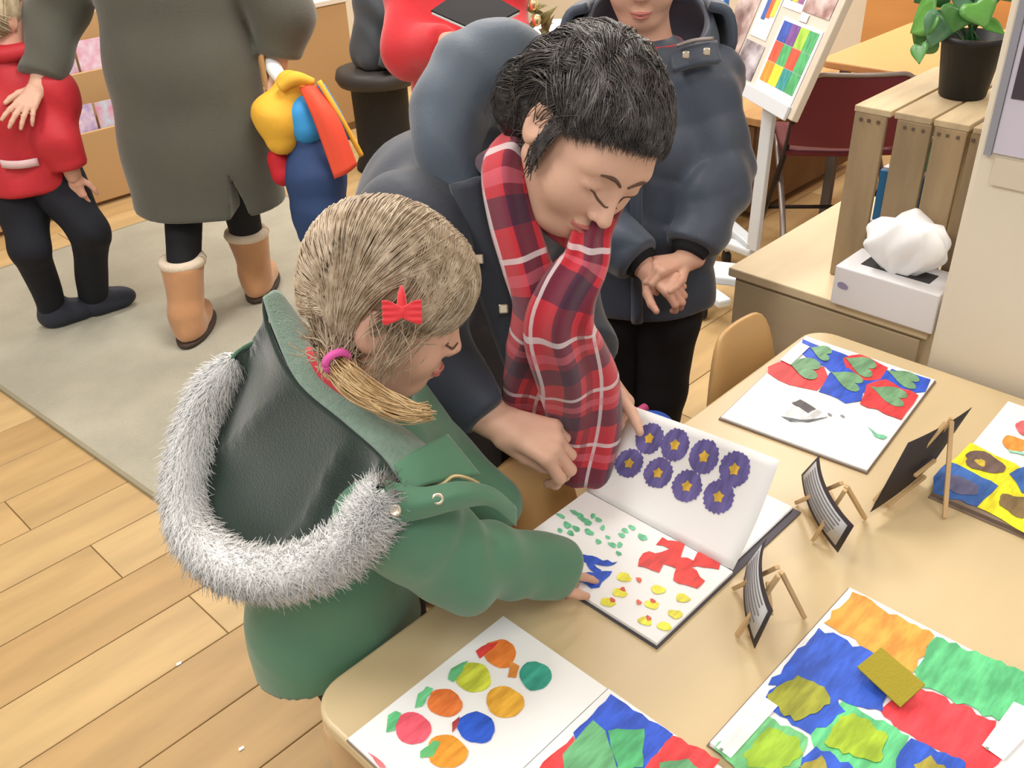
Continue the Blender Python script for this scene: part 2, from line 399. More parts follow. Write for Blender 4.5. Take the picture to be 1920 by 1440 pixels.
daub('green_stroke', rough_px([(1626, 800), (1634, 806), (1646, 815), (1664, 820), (1656, 825), (1640, 819)], 9, 2), Z, (120, 205, 165), bk, 1)
# --- right book: yellow and blue squares
bk = thing('sketchbook', 'open sketchbook with purple rings on yellow and blue squares beside the wall', 'sketchbook', (1.45, .25, TZ), 'open painted sketchbooks')
P0 = at_z((1748, 922), TZ+.012); P1 = at_z((1890, 754), TZ+.008); w = np.array([0, -.285, 0])
mid = P0+(P1-P0)*.44
poly('cover', ccw([(p[0], p[1], TZ+.0004) for p in (P0+[-.004, .003, 0], P1, P1+w, P0+w+[-.004, 0, 0])]), .003, m_kraft, bk)
pages(bk, [P0, mid, mid+w, P0+w], TZ+.0035, TZ+.011, 5, m_kraft); pages(bk, [mid, P1, P1+w, mid+w], TZ+.0035, TZ+.0105, 5, m_white)
Z = TZ+.0108; YL = (246, 232, 40)
daub('painted_square', rough_px([(1820, 830), (1900, 868), (2010, 930), (2040, 1000), (1960, 1010), (1870, 965), (1780, 868)]), Z, YL, bk)
daub('painted_square', rough_px([(1778, 866), (1872, 912), (1832, 950), (1750, 925), (1750, 895)]), Z, (54, 100, 176), bk, 1)
daub('painted_square', rough_px([(1832, 952), (1872, 912), (1900, 925), (2020, 985), (1975, 1030), (1920, 1000)]), Z, YL, bk, 2)
daub('painted_square', rough_px([(1892, 890), (1940, 868), (2010, 905), (1990, 950), (1915, 925)]), Z, (54, 100, 176), bk, 3)
daub('ring_print', blob_px((1845, 868), 39, 18, .35, jag=.14), Z, (112, 90, 84), bk, 3)
daub('ring_centre', blob_px((1838, 869), 10, 6, .35, jag=.2), Z, (200, 176, 60), bk, 4)
daub('ring_print', blob_px((1802, 912), 34, 16, .35, jag=.1), Z, (98, 98, 134), bk, 3)
daub('ring_print', blob_px((1907, 950), 36, 19, .35, jag=.14), Z, (128, 106, 70), bk, 4)
daub('fruit_print', blob_px((1902, 833), 24, 14, .3), Z, (242, 150, 66), bk, 1); daub('fruit_print', blob_px((1926, 805), 24, 13, .3), Z, (236, 110, 116), bk, 1)
daub('green_stroke', rough_px([(1890, 844), (1925, 852), (1925, 856), (1892, 848)], 8, 1), Z, (150, 215, 185), bk, 2)
# --- lower left book: fruit prints
bk = thing('sketchbook', 'open sketchbook with round fruit prints at the near table corner', 'sketchbook', (.51, .5, TZ), 'open painted sketchbooks')
x0, x1 = .374, .648; pages(bk, [(x0, .692), (x1, .692), (x1, .503), (x0, .503)], TZ+.003, TZ+.008, 4, m_white); pages(bk, [(x0, .503), (x1, .503), (x1, .31), (x0, .31)], TZ+.003, TZ+.008, 4, m_white)
poly('cover', ccw([(x0-.002, .694, TZ+.0004), (x1+.002, .694, TZ+.0004), (x1+.002, .306, TZ+.0004), (x0-.002, .306, TZ+.0004)]), .0025, m_kraft, bk)
Z = TZ+.0082
for c, rx, ry, col in (((938, 1226), 31, 26, (246, 130, 56)), ((1004, 1268), 30, 27, (62, 162, 142)), ((888, 1271), 33, 28, (204, 212, 70)), ((947, 1317), 36, 29, (240, 172, 62)),
                       ((834, 1319), 33, 26, (244, 126, 62)), ((774, 1366), 34, 30, (244, 92, 110)), ((893, 1365), 36, 29, (46, 88, 200)), ((838, 1410), 38, 31, (234, 150, 52))):
    daub('fruit_print', blob_px(c, rx, ry, .2, jag=.06), Z, col, bk, 1)
for pts, col in (([(892, 1222), (915, 1208), (935, 1204), (926, 1216), (900, 1236)], (222, 62, 58)), ([(956, 1240), (974, 1250), (968, 1272), (952, 1270)], (240, 150, 70)),
                 ([(846, 1255), (878, 1240), (866, 1262), (850, 1280), (840, 1274)], (108, 198, 138)), ([(784, 1302), (800, 1288), (812, 1292), (792, 1325), (778, 1328)], (108, 196, 138)),
                 ([(728, 1342), (742, 1334), (752, 1338), (740, 1370), (724, 1374)], (100, 194, 132)), ([(848, 1356), (862, 1344), (858, 1362), (848, 1375)], (176, 64, 66)),
                 ([(788, 1410), (812, 1390), (826, 1392), (812, 1420), (788, 1422)], (104, 190, 122)), ([(690, 1412), (712, 1426), (724, 1440), (712, 1440)], (240, 120, 130))):
    daub('leaf_print', rough_px(pts, 9, 2), Z, col, bk, 2)
daub('painted_square', rough_px([(1075, 1374), (1145, 1302), (1262, 1378), (1205, 1450), (1085, 1420)]), Z, BLUE, bk, 1)
daub('painted_square', rough_px([(1210, 1440), (1262, 1380), (1350, 1425), (1300, 1500), (1190, 1500)]), Z, RED, bk, 1)
daub('painted_square', rough_px([(1018, 1430), (1075, 1380), (1090, 1420), (1070, 1500), (985, 1500)]), Z, RED, bk, 1)
daub('cut_shape', rough_px([(1055, 1416), (1112, 1352), (1135, 1372), (1156, 1440), (1120, 1480), (1060, 1470)], 20, 1), Z, (100, 170, 118), bk, 3)
daub('cut_shape', rough_px([(1140, 1372), (1208, 1368), (1205, 1440), (1160, 1450)], 14, 3), Z, (78, 172, 112), bk, 3)
daub('cut_shape', rough_px([(1236, 1432), (1290, 1424), (1350, 1470), (1240, 1490)], 14, 3), Z, (96, 158, 110), bk, 3)
# --- lower right book: big colour squares
bk = thing('sketchbook', 'open sketchbook of large orange blue green red painted squares nearest the camera', 'sketchbook', (.85, .22, TZ), 'open painted sketchbooks')
x0, x1 = .668, 1.02; poly('cover', ccw([(x0-.002, .364, TZ+.0004), (x1+.002, .364, TZ+.0004), (x1+.002, .058, TZ+.0004), (x0-.002, .058, TZ+.0004)]), .0025, m_kraft, bk)
pages(bk, [(x0, .361), (.842, .361), (.842, .062), (x0, .062)], TZ+.003, TZ+.008, 4, m_white); pages(bk, [(.842, .361), (x1, .361), (x1, .062), (.842, .062)], TZ+.003, TZ+.008, 4, m_white)
Z = TZ+.0082
SQ = [([(1545, 1168), (1598, 1110), (1752, 1192), (1712, 1262), (1640, 1225), (1565, 1180)], (244, 156, 66)),
      ([(1470, 1250), (1535, 1178), (1640, 1228), (1680, 1260), (1655, 1335), (1560, 1310), (1440, 1285)], (46, 88, 198)),
      ([(1714, 1258), (1755, 1195), (1925, 1265), (1925, 1330), (1870, 1352), (1730, 1290)], (92, 190, 128)),
      ([(1650, 1332), (1712, 1285), (1868, 1352), (1880, 1420), (1840, 1460), (1690, 1370)], (238, 66, 76)),
      ([(1400, 1345), (1462, 1278), (1570, 1305), (1585, 1335), (1520, 1378), (1440, 1330)], (46, 88, 198)),
      ([(1338, 1405), (1395, 1360), (1440, 1345), (1515, 1385), (1500, 1440), (1420, 1470), (1360, 1425)], (112, 192, 128)),
      ([(1520, 1378), (1580, 1315), (1705, 1380), (1680, 1440), (1600, 1460), (1530, 1430)], (96, 196, 132)),
      ([(1495, 1425), (1530, 1400), (1600, 1440), (1580, 1500), (1480, 1490)], (46, 88, 198)),
      ([(1680, 1425), (1708, 1385), (1810, 1430), (1790, 1500), (1660, 1490)], (46, 88, 198))]
for i, (p, c) in enumerate(SQ): daub('painted_square', rough_px(p, 13, 5), Z, c, bk, i % 3)
for p, c in (([(1438, 1305), (1495, 1268), (1545, 1290), (1556, 1322), (1500, 1352), (1470, 1345)], (150, 154, 48)), ([(1392, 1418), (1440, 1365), (1500, 1390), (1505, 1415), (1460, 1450), (1400, 1440)], (150, 188, 52)),
             ([(1545, 1395), (1575, 1345), (1600, 1338), (1665, 1382), (1650, 1430), (1600, 1420)], (158, 188, 46)), ([(1500, 1440), (1540, 1418), (1560, 1450), (1520, 1470)], (160, 150, 60)), ([(1712, 1436), (1745, 1418), (1775, 1445), (1740, 1470)], (168, 156, 60))):
    daub('printed_patch', rough_px(p, 10, 5), Z, c, bk, 4)
daub('blank_label', [(1342, 1404), (1432, 1308), (1458, 1326), (1370, 1424)], Z, (250, 250, 250), bk, 5)
daub('blank_label', [(1840, 1400), (1900, 1318), (1960, 1345), (1880, 1428)], Z, (250, 250, 250), bk, 5)
for c in ((1352, 1408), (1850, 1406)): daub('small_print', blob_px(c, 4, 3, .5, 6), Z, (130, 150, 150), bk, 6)
# olive card lying loose on it
z = TZ+.011; P = [at_z(p, zz) for p, zz in (((1606, 1252), z+.012), ((1688, 1328), z+.004), ((1735, 1285), z+.016), ((1652, 1215), z+.022))]
tag(poly('felt_square', P, .003, mat('olive_felt', (164, 150, 50), .9, bump=.5, bscale=300), None, bv=.0008), 'olive green felt square lying loose on painted blue and orange squares', 'felt square')
# --- middle book, being leafed through
bk = thing('sketchbook', 'open sketchbook with lifted page of purple flowers under the pointing hand', 'sketchbook', (.94, .64, TZ), 'open painted sketchbooks')
FX = .936; y0, y1 = .502, .783
poly('cover', ccw([(.748, y1+.003, TZ+.0004), (1.128, y1+.003, TZ+.0004), (1.128, y0-.003, TZ+.0004), (.748, y0-.003, TZ+.0004)]), .0025, mat('dark_board', (92, 88, 96), .7), bk)
pages(bk, [(.751, y1), (FX, y1), (FX, y0), (.751, y0)], TZ+.003, TZ+.010, 5, m_white); pages(bk, [(FX, y1), (1.124, y1), (1.124, y0+.01), (FX, y0+.01)], TZ+.003, TZ+.008, 4, m_white)
Z = TZ+.0102
GR = (110, 196, 150)
for c in ((1078, 962), (1088, 968), (1052, 968), (1112, 968), (1095, 975), (1122, 975), (1064, 985), (1080, 992), (1104, 998), (1130, 990), (1172, 995), (1140, 1008), (1148, 1022), (1162, 1022), (1166, 1004), (1205, 1008), (1122, 1016), (1102, 980), (1050, 995), (1070, 1000), (1160, 1038), (1185, 990)):
    daub('dot_print', blob_px(c, random.uniform(4, 10), random.uniform(3, 6), .5, 10, .2), Z, GR, bk, 1)
daub('painted_cross', rough_px([(1242, 1008), (1284, 1022), (1276, 1046), (1300, 1052), (1308, 1036), (1352, 1052), (1348, 1068), (1318, 1064), (1296, 1064), (1322, 1090), (1308, 1104), (1262, 1088), (1268, 1066), (1244, 1058), (1236, 1074), (1196, 1062), (1206, 1038), (1240, 1036), (1256, 1030), (1230, 1022)], 11, 3), Z, (226, 60, 56), bk, 1)
BL = (44, 84, 190)
for p in ([(1074, 1032), (1100, 1042), (1130, 1052), (1158, 1054), (1140, 1062), (1108, 1056), (1076, 1044)], [(1098, 1050), (1112, 1056), (1128, 1070), (1120, 1078), (1106, 1068)],
          [(1072, 1084), (1092, 1076), (1124, 1072), (1148, 1072), (1136, 1086), (1124, 1102), (1108, 1104), (1092, 1092), (1074, 1092)]):
    daub('painted_animal', rough_px(p, 9, 3), Z, BL, bk, 1)
daub('painted_eye', blob_px((1112, 1090), 5, 4, 0, 8), Z, (220, 226, 246), bk, 3)
for c in ((1170, 1083), (1234, 1106), (1162, 1112), (1140, 1130), (1222, 1134), (1280, 1122), (1266, 1152), (1210, 1165), (1246, 1175)):
    daub('dot_print', blob_px(c, 14, 8, .2, 12, .15), Z, (238, 226, 70), bk, 1)
for c in ((1198, 1088), (1168, 1106), (1224, 1128), (1198, 1130), (1216, 1160), (1148, 1126)):
    daub('dot_print', blob_px(c, 6, 4, .6, 8, .2), Z, (206, 90, 70), bk, 2)
# lifted page: curved sheet from the fold
def page(s, t, lift=0):   # s across (0 near y1 .. 1 near y0), t along the page from the fold
    yy = y1+(y0-y1)*s; ang = math.radians(42+14*s); L = (.160+.016*s)*t
    bow = .010*math.sin(math.pi*t)
    x = FX+L*math.cos(ang)+bow*math.sin(ang)*.6; zz = TZ+.011+L*math.sin(ang)-bow
    return np.array([x-lift*math.sin(ang), yy, zz+lift*math.cos(ang)])
V = [page(s, t) for t in np.linspace(0, 1, 13) for s in np.linspace(0, 1, 13)]
F = [(i*13+j, i*13+j+1, (i+1)*13+j+1, (i+1)*13+j) for i in range(12) for j in range(12)]
lp = pyd('lifted_page', V, F, m_white, bk); q = lp.modifiers.new('t', 'SOLIDIFY'); q.thickness = .0006; q.offset = 0
m_petal = pmat((104, 96, 156)); m_core = pmat((222, 180, 70))
def fit_page(px):   # photo position -> page coordinates
    best = None
    for s in np.linspace(0, 1, 41):
        for t in np.linspace(0, 1, 31):
            v = RC.T@(page(s, t)-CAMP); u = (CX+v[0]*FPX/-v[2], CY-v[1]*FPX/-v[2]); e = (u[0]-px[0])**2+(u[1]-px[1])**2
            if best is None or e < best[0]: best = (e, s, t)
    return best[1], best[2]
for c in ((1216, 819), (1263, 836), (1319, 857), (1376, 876), (1181, 871), (1234, 890), (1287, 911), (1347, 933)):
    s, t = fit_page(c); n = 40; V = [page(s, t, .0012)]; ph = random.uniform(0, 6)
    for i in range(n):
        a = 2*math.pi*i/n; r = .0245*(1+.08*(i % 2)+random.uniform(-.05, .05)); V.append(page(s+r*math.cos(a)/.281, t+r*math.sin(a)/.168, .0012))
    f = pyd('flower_print', V, [(0, 1+(i+1) % n, 1+i) for i in range(n)], m_petal, bk, smooth=False)
    V = [page(s, t, .0018)]+[page(s+r*math.cos(a)/.281, t+r*math.sin(a)/.168, .0018) for i in range(10) for a, r in [(2*math.pi*i/10, .0065*(1+.5*(i % 2)))]]
    pyd('flower_centre', V, [(0, 1+(i+1) % 10, 1+i) for i in range(10)], m_core, f, smooth=False)
# ------------------------------------------------------------------ little easels with cards
m_stick = mat('easel_beech', (205, 172, 126), .5, var=.08, vscale=20)
m_card = mat('black_card', (58, 50, 52), .7); m_txt = mat('grey_print_paper', (196, 196, 198), .7); m_line = mat('print_ink', (120, 118, 122), .7)
def easel_card(bl, br, tl, tr, bend, label_e, label_c, textside, lines=6):
    """bl,br bottom edge; tl,tr top edge (3D). legs on the side away from the text"""
    bl, br, tl, tr = map(np.array, (bl, br, tl, tr)); nrm = unit(np.cross(br-bl, tl-bl))*textside
    c = (bl+br)/2; e = thing('mini_easel', label_e, 'easel', (c[0], c[1], TZ), 'mini easels on the table')
    top = (tl+tr)/2; wdir = unit(br-bl); hb = -nrm*.008
    foot = lambda p: np.array([p[0], p[1], TZ+.004])
    apex = top+hb+unit(tl-bl)*.012
    for s in (-1, 1):
        f = foot(c+wdir*.045*s+nrm*.02); bar('front_leg', f, apex+wdir*.008*s, .007, .006, m_stick, e, bv=.001)
    f = foot(c-nrm*.075); bar('back_leg', f, apex-nrm*.004, .007, .006, m_stick, e, bv=.001)
    bar('ledge', c+hb*.2-wdir*.055-[0, 0, .004], c+hb*.2+wdir*.055-[0, 0, .004], .018, .006, m_stick, e, bv=.001)
    bar('crossbar', c+hb*2-wdir*.03+(tl-bl)*.35, c+hb*2+wdir*.03+(tl-bl)*.35, .006, .005, m_stick, e, bv=.001)
    cd_ = thing('display_card', label_c, 'card', tuple(c), 'cards on mini easels')
    def pt(s, t, off): return bl+(br-bl)*s+(tl-bl+(tr-br-tl+bl)*s)*t+nrm*(off+bend*(1-(2*s-1)**2))
    N = 15
    def sheet(nm, s0, s1, t0, t1, off, m, par):
        V = [pt(s, t, off) for t in (t0, t1) for s in np.linspace(s0, s1, N)]
        o = pyd(nm, V, [(i, i+1, N+i+1, N+i) for i in range(N-1)], m, par); q = o.modifiers.new('t', 'SOLIDIFY'); q.thickness = .0008; q.offset = 0; return o
    sheet('card', 0, 1, 0, 1, 0, m_card, cd_); pp = sheet('print_sheet', .05, .95, .13, .87, .0012, m_txt, cd_)
    for i in range(lines): sheet('text_line', .12, .88-.1*random.random(), .2+.6*i/(lines-1)-.015, .2+.6*i/(lines-1)+.015, .0020, m_line, pp)
K = lambda px, z: at_z(px, z)
easel_card(K((1503, 890), .582), K((1571, 1036), .582), K((1536, 854), .668), K((1601, 986), .668), .012, 'small wooden easel holding the curved card in the middle of the table', 'curved printed card with dark border standing in mid table', 1)
easel_card(K((1402, 1055), .582), K((1415, 1216), .582), K((1437, 1010), .668), K((1449, 1145), .668), .010, 'small wooden easel between the flower book and the colour squares book', 'narrow curved printed card nearest the red painted cross', 1)
easel_card(K((1632, 960), .582), K((1750, 868), .582), K((1703, 830), .682), K((1822, 764), .682), -.004, 'small wooden easel seen from behind beside the yellow painted book', 'dark card seen from its blank back beside the yellow painted book', -1)
# ================================================================== FURNITURE
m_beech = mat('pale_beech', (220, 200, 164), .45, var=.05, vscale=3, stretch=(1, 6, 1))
m_beech_shaded = mat('beech_front_shaded', (196, 178, 146), .5, var=.04, vscale=3, stretch=(1, 1, 5))  # same light beech, darkened so the front's shade sits in the colour
dz = .6
ds = thing('dresser', 'low beech dresser carrying the wooden crate and tissue box', 'dresser', (2.05, .81, 0))
box('body', (1.765, .583, .045), (2.36, 1.03, dz-.022), m_beech_shaded, ds, bv=.003); box('plinth', (1.79, .60, 0), (2.34, 1.02, .045), m_beech_shaded, ds)
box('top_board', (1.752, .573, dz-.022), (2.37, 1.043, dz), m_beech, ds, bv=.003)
box('front_panel', (1.757, .588, .06), (1.767, 1.025, dz-.03), m_beech_shaded, ds, bv=.002)
# crate
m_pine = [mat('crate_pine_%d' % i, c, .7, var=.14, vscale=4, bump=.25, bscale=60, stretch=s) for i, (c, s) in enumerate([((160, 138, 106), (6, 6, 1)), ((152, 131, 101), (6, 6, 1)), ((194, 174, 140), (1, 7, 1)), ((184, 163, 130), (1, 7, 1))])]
cr = thing('wooden_crate', 'upturned slatted pine crate standing on the dresser under the pot plant', 'crate', (2.03, .70, dz))
m_nail = mat('nail_iron', (110, 96, 80), .6, metal=.4)
ys = [(.851, .783), (.760, .690), (.684, .622), (.615, .557)]
for i, (a, b) in enumerate(ys):
    s = box('slat', (1.864+random.uniform(-.002, .002), b, dz+.001), (1.876, a, .968), m_pine[i % 2], cr, bv=.002)
    for dy in (.015, .035, .052):
        for zz in (.955,): bar('nail', (1.8655, b+dy, zz), (1.8615, b+dy, zz), .006, .006, m_nail, s)
for i, (a, b) in enumerate([(.853, .775), (.768, .694), (.688, .620), (.613, .556)]):
    box('slat', (1.864, b, .968), (2.25, a, .981+random.uniform(-.002, .001)), m_pine[2+i % 2], cr, bv=.002)
for i, (a, b) in enumerate(ys): box('slat', (2.238, b, dz+.001), (2.25, a, .968), m_pine[i % 2], cr, bv=.002)
for yy in (.845, .563):
    box('end_batten', (1.877, yy-.008, dz+.001), (1.902, yy+.005, .967), m_pine[0], cr); box('end_batten', (2.212, yy-.008, dz+.001), (2.237, yy+.005, .967), m_pine[0], cr)
box('end_batten', (1.903, .555, .93), (2.21, .563, .967), m_pine[1], cr)
# things kept inside the crate, seen through the gap
for n, lab, lo, hi, c in (('folder', 'blue folder glimpsed through the crate slats', (1.92, .70, dz+.002), (1.95, .80, dz+.24), (70, 150, 215)), ('folder', 'green folder behind the blue one inside the crate', (1.97, .69, dz+.002), (2.0, .80, dz+.30), (120, 170, 120)),
                          ('folder', 'cream folder at the front inside the crate', (1.89, .715, dz+.002), (1.905, .80, dz+.13), (226, 214, 180))):
    t = thing(n, lab, 'folder', ((lo[0]+hi[0])/2, (lo[1]+hi[1])/2, lo[2]), 'folders inside the crate')
    box('cover', lo, hi, mat('folder_%d' % c[0], c, .5), t, bv=.002); box('paper_edge', (lo[0]+.004, lo[1]+.004, hi[2]-.001), (hi[0]-.004, hi[1]-.004, hi[2]+.006), m_white, t)
# tissue box
m_tbox = mat('tissue_carton', (226, 224, 226), .5); m_tis = mat('tissue_paper', (240, 240, 240), .9, bump=.2, bscale=40)
tbx = thing('tissue_box', 'white tissue box with a crumpled tissue standing out on the dresser', 'tissue box', (1.79, .67, dz))
box('carton', (1.738, .562, dz+.001), (1.855, .782, dz+.088), m_tbox, tbx, bv=.003)
box('opening', (1.775, .60, dz+.0875), (1.82, .745, dz+.0892), mat('carton_hole', (60, 58, 58), .9), tbx)
c0 = np.array([1.795, .672, dz+.085]); V = []; nr_, na = 12, 44; F = []
for i in range(nr_):
    k = i/(nr_-1)
    for j in range(na):
        a = 2*math.pi*j/na; fold = 1+.10*math.sin(3*a+3*k)+.10*math.sin(7*a-4*k)+.05*math.sin(13*a+5*k)
        rad = (.020+.050*math.sin(math.pi*min(1, k*.8+.02))**.8)*fold
        V.append(c0+np.array([rad*.75*math.cos(a)+.010*k, rad*1.15*math.sin(a)-.008*k, .105*k**.8+.012*k*math.sin(2*a+1)+.008*math.sin(5*a)*k*k]))
for i in range(nr_-1):
    for j in range(na): F.append((i*na+j, i*na+(j+1) % na, (i+1)*na+(j+1) % na, (i+1)*na+j))
V.append(c0+np.array([.012, -.01, .112])); F += [((nr_-1)*na+j, (nr_-1)*na+(j+1) % na, len(V)-1) for j in range(na)]
pyd('tissue', V, F, m_tis, tbx)
e = blob_px((1580, 536), 11, 6, .5, 14, .05); poly('printed_mark', [at_x(p, 1.7375) for p in e], .0006, mat('mark_violet', (150, 140, 170), .6), tbx)
# pot plant
pc = np.array([2.05, .712, .9815]); m_pot = mat('black_plastic', (30, 29, 29), .5)
pp = thing('potted_plant', 'leafy green pothos in a black plastic pot on the crate', 'plant', tuple(pc))
lathe('pot', [(.043, 0), (.046, .004), (.060, .108), (.064, .110), (.064, .122), (.058, .122), (.055, .100)], pc, m_pot, pp, 28)
lathe('soil', [(.052, .098), (.054, .101), (.03, .104)], pc, mat('potting_soil', (50, 38, 30), .95, bump=.8, bscale=200), pp, 20)
m_leaf = [mat('leaf_%d' % i, c, .4, var=.15, vscale=20, spec=.5) for i, c in enumerate([(70, 128, 58), (86, 148, 60), (92, 140, 104), (58, 110, 62)])]
def leaf(name, base, tip, wdt, nrm, m, parent):
    base = np.array(base); tip = np.array(tip); ax = tip-base; L = np.linalg.norm(ax); ax = ax/L; side = unit(np.cross(ax, nrm)); nn = np.cross(side, ax)
    V = []; n = 9
    for i in range(n):
        t = i/(n-1); w = wdt*math.sin(math.pi*min(1, .08+t*.92)**.62)*(1-.0*t); w = max(w, .0005)
        for s in (-1, -.5, 0, .5, 1): V.append(base+ax*L*(t-.10*abs(s)*(1-t)*1.3)+side*w*s+nn*(.18*w*abs(s)-.12*L*t*t))
    F = [(i*5+j, i*5+j+1, i*5+j+6, i*5+j+5) for i in range(n-1) for j in range(4)]
    o = pyd(name, V, F, m, parent); q = o.modifiers.new('t', 'SOLIDIFY'); q.thickness = .0008; return o
def plane_pt(px, py, x): return at_x((px, py), x)
root = pc+[0, 0, .1]
for i, (b, t, w, x) in enumerate((((1745, 60), (1712, 100), .040, 2.02), ((1755, 20), (1700, 60), .045, 2.0), ((1768, 30), (1745, 90), .035, 2.0), ((1760, -30), (1715, 5), .045, 2.05), ((1800, 15), (1790, 60), .038, 1.99),
                                 ((1830, 5), (1850, 50), .034, 2.0), ((1820, -30), (1790, 15), .05, 2.03), ((1850, -30), (1858, 20), .04, 2.04), ((1725, 85), (1722, 118), .018, 1.97), ((1850, 42), (1885, 62), .014, 2.03),
                                 ((1790, -60), (1740, -30), .05, 2.06), ((1870, -40), (1895, 0), .04, 2.07), ((1775, 20), (1770, 70), .03, 2.04))):
    B = plane_pt(*b, x); T = plane_pt(*t, x+random.uniform(-.03, .03)); nr = unit(np.array([-.6, -.35, .6])+RNG.normal(size=3)*.25)
    lf = leaf('leaf', B, T, w, nr, m_leaf[i % 4], pp); mid_ = (root+B)/2+[0, 0, .03]
    tube('stem', [root+RNG.normal(size=3)*[.012, .012, 0], mid_, B], .0022, m_leaf[3], pp, n=7, seg=5)
# wall papers on the right wall
wx = 1.7135
nb = thing('notice_board', 'dark framed notice with pale sheet hanging on the cream wall', 'notice', (wx, .49, 1.0)); yb = .522
def wq(y0, y1, z0, z1, t, m, nm, par): return box(nm, (wx-t, min(y0, y1), z0), (wx, max(y0, y1), z1), m, par)
wq(yb, .2, .99, 1.45, .004, mat('pale_sheet', (206, 200, 214), .7), 'sheet', nb); wq(.513, .2, 1.085, 1.45, .006, mat('dark_sheet', (70, 62, 72), .7), 'dark_panel', nb)
wq(.535, .523, .985, 1.45, .008, mat('grey_rail', (150, 150, 160), .5), 'edge_strip', nb)
for z in (1.11, 1.16, 1.21): wq(.485, .40, z, z+.018, .0075, m_white, 'lettering_line', nb)
tag(wq(.515, .25, .935, .983, .006, mat('cream_strip', (214, 202, 182), .7), 'wall_strip', None), 'thin cream strip on the wall just under the dark notice', 'ledge')  # thin strip, slightly darker than the wall paint
# ------------------------------------------------------------------ little bent-ply chairs
m_ply = mat('chair_ply', (208, 168, 112), .42, var=.06, vscale=3, stretch=(1, 1, 4), spec=.5); m_pedge = mat('ply_edge', (150, 112, 70), .6); m_leg = mat('chair_leg_beech', (198, 160, 108), .5)
def ply_chair(cx, yback, top, w, lab):
    c = thing('child_chair', lab, 'chair', (cx, yback-.12, 0), 'bent plywood nursery chairs')
    n, k = 25, 13; V = []; F = []
    for i in range(k):
        t = i/(k-1); z = .36+(top-.36)*t
        for j in range(n):
            s = 2*j/(n-1)-1; hw_ = w/2*(1-.0*t)
            edge = max(0, (abs(s)-.35)/.65); zz = z-(top-.44)*edge**3*t
            V.append((cx+hw_*s, yback-.02*(1-t)+.028*t-.030*s*s, zz))
    F = [(i*n+j, i*n+j+1, (i+1)*n+j+1, (i+1)*n+j) for i in range(k-1) for j in range(n-1)]
    o = pyd('backrest', V, F, m_ply, c); q = o.modifiers.new('t', 'SOLIDIFY'); q.thickness = .011; q.offset = 0; bevel(o, .003, 2, 50)
    rr = rrect(cx-w/2+.01, yback-.30, cx+w/2-.01, yback-.03, .06, 5); o = poly('seat', [(x, y, .305) for x, y in rr], .012, m_ply, c); bevel(o, .003)
    for sx in (-1, 1):
        for yy in (yback-.27, yback-.05): bar('leg', (cx+sx*(w/2-.03), yy+(.02 if yy > yback-.1 else -.01), .001), (cx+sx*(w/2-.045), yy, .305), .024, .024, m_leg, c, bv=.004)
        bar('back_post', (cx+sx*(w/2-.05), yback-.045, .305), (cx+sx*(w/2-.06), yback-.012, .46), .02, .016, m_leg, c, bv=.003)
    return c
ply_chair(.860, .835, .650, .235, 'bent plywood child chair with the resting hand on its back')
ply_chair(1.492, .832, .628, .265, 'bent plywood child chair pushed in beside the heart print sketchbook')
# ================================================================== BACKGROUND
m_orange = mat('orange_wood', (206, 146, 84), .5, var=.06, vscale=2, stretch=(1, 1, 6)); m_otop = mat('orange_table_top', (236, 182, 124), .45)
cb = thing('wall_cupboard', 'tall orange wood cupboard behind the back table', 'cupboard', (4.6, 1.6, 0))
box('carcass', (4.45, .5, 0), (4.95, 2.06, 2.1), m_orange, cb, bv=.004)
for y0 in (.52, 1.04, 1.56):
    d = box('door', (4.436, y0, .06), (4.452, y0+.49, 2.05), m_orange, cb, bv=.003); bar('handle', (4.43, y0+.05, .9), (4.43, y0+.05, 1.02), .012, .014, mat('steel', (170, 170, 170), .3, metal=1), d)
tt = thing('back_table', 'orange topped classroom table in front of the cupboard', 'table', (3.8, 1.4, 0))
o = poly('tabletop', [(x, y, .62) for x, y in rrect(3.42, .55, 4.30, 1.74, .05)], .028, m_otop, tt); bevel(o, .006)
for x in (3.50, 4.22):
    for y_ in (.63, 1.66): bar('leg', (x, y_, .001), (x, y_, .62), .035, .035, mat('grey_steel', (120, 120, 124), .4, metal=.6), tt, bv=.004)
# maroon folding chair
m_mar = mat('maroon_plastic', (104, 34, 44), .5); m_frame = mat('dark_tube', (48, 42, 44), .35, metal=.7); m_gtube = mat('grey_tube', (150, 142, 138), .35, metal=.6)
bc = np.array([3.07, 1.40]); fw = unit([.77, .63]); sd = np.array([fw[1], -fw[0]])
fc = thing('folding_chair', 'maroon folding chair with metal tube legs by the back table', 'chair', (3.2, 1.5, 0))
def c3(s, f, z): return np.array([*(bc+sd*s+fw*f), z])
def backfn(n=21):
    V = []; 
    for i in range(7):
        t = i/6; 
        for j in range(n):
            s = 2*j/(n-1)-1; e = max(0, (abs(s)-.55)/.45); V.append(c3(.205*s, -.01-.03*t+.04*(1-s*s)*-1+.03, .47+.25*t-.10*e**3*t))
    return V, [(i*n+j, i*n+j+1, (i+1)*n+j+1, (i+1)*n+j) for i in range(6) for j in range(n-1)]
V, F = backfn(); o = pyd('backrest', V, F, m_mar, fc); q = o.modifiers.new('t', 'SOLIDIFY'); q.thickness = .012; bevel(o, .003)
top = [np.array(v) for v in V[6*21:]]; tube('back_rim', [p+[0, 0, .004] for p in top], .008, m_gtube, fc, n=30, seg=6)
o = loft('seat', [[c3(-.2, .06, .43), c3(0, .06, .425), c3(.2, .06, .43)], [c3(-.2, .22, .42), c3(0, .22, .41), c3(.2, .22, .42)], [c3(-.19, .40, .43), c3(0, .40, .42), c3(.19, .40, .43)]], 9, 9, m_mar, fc, .02)
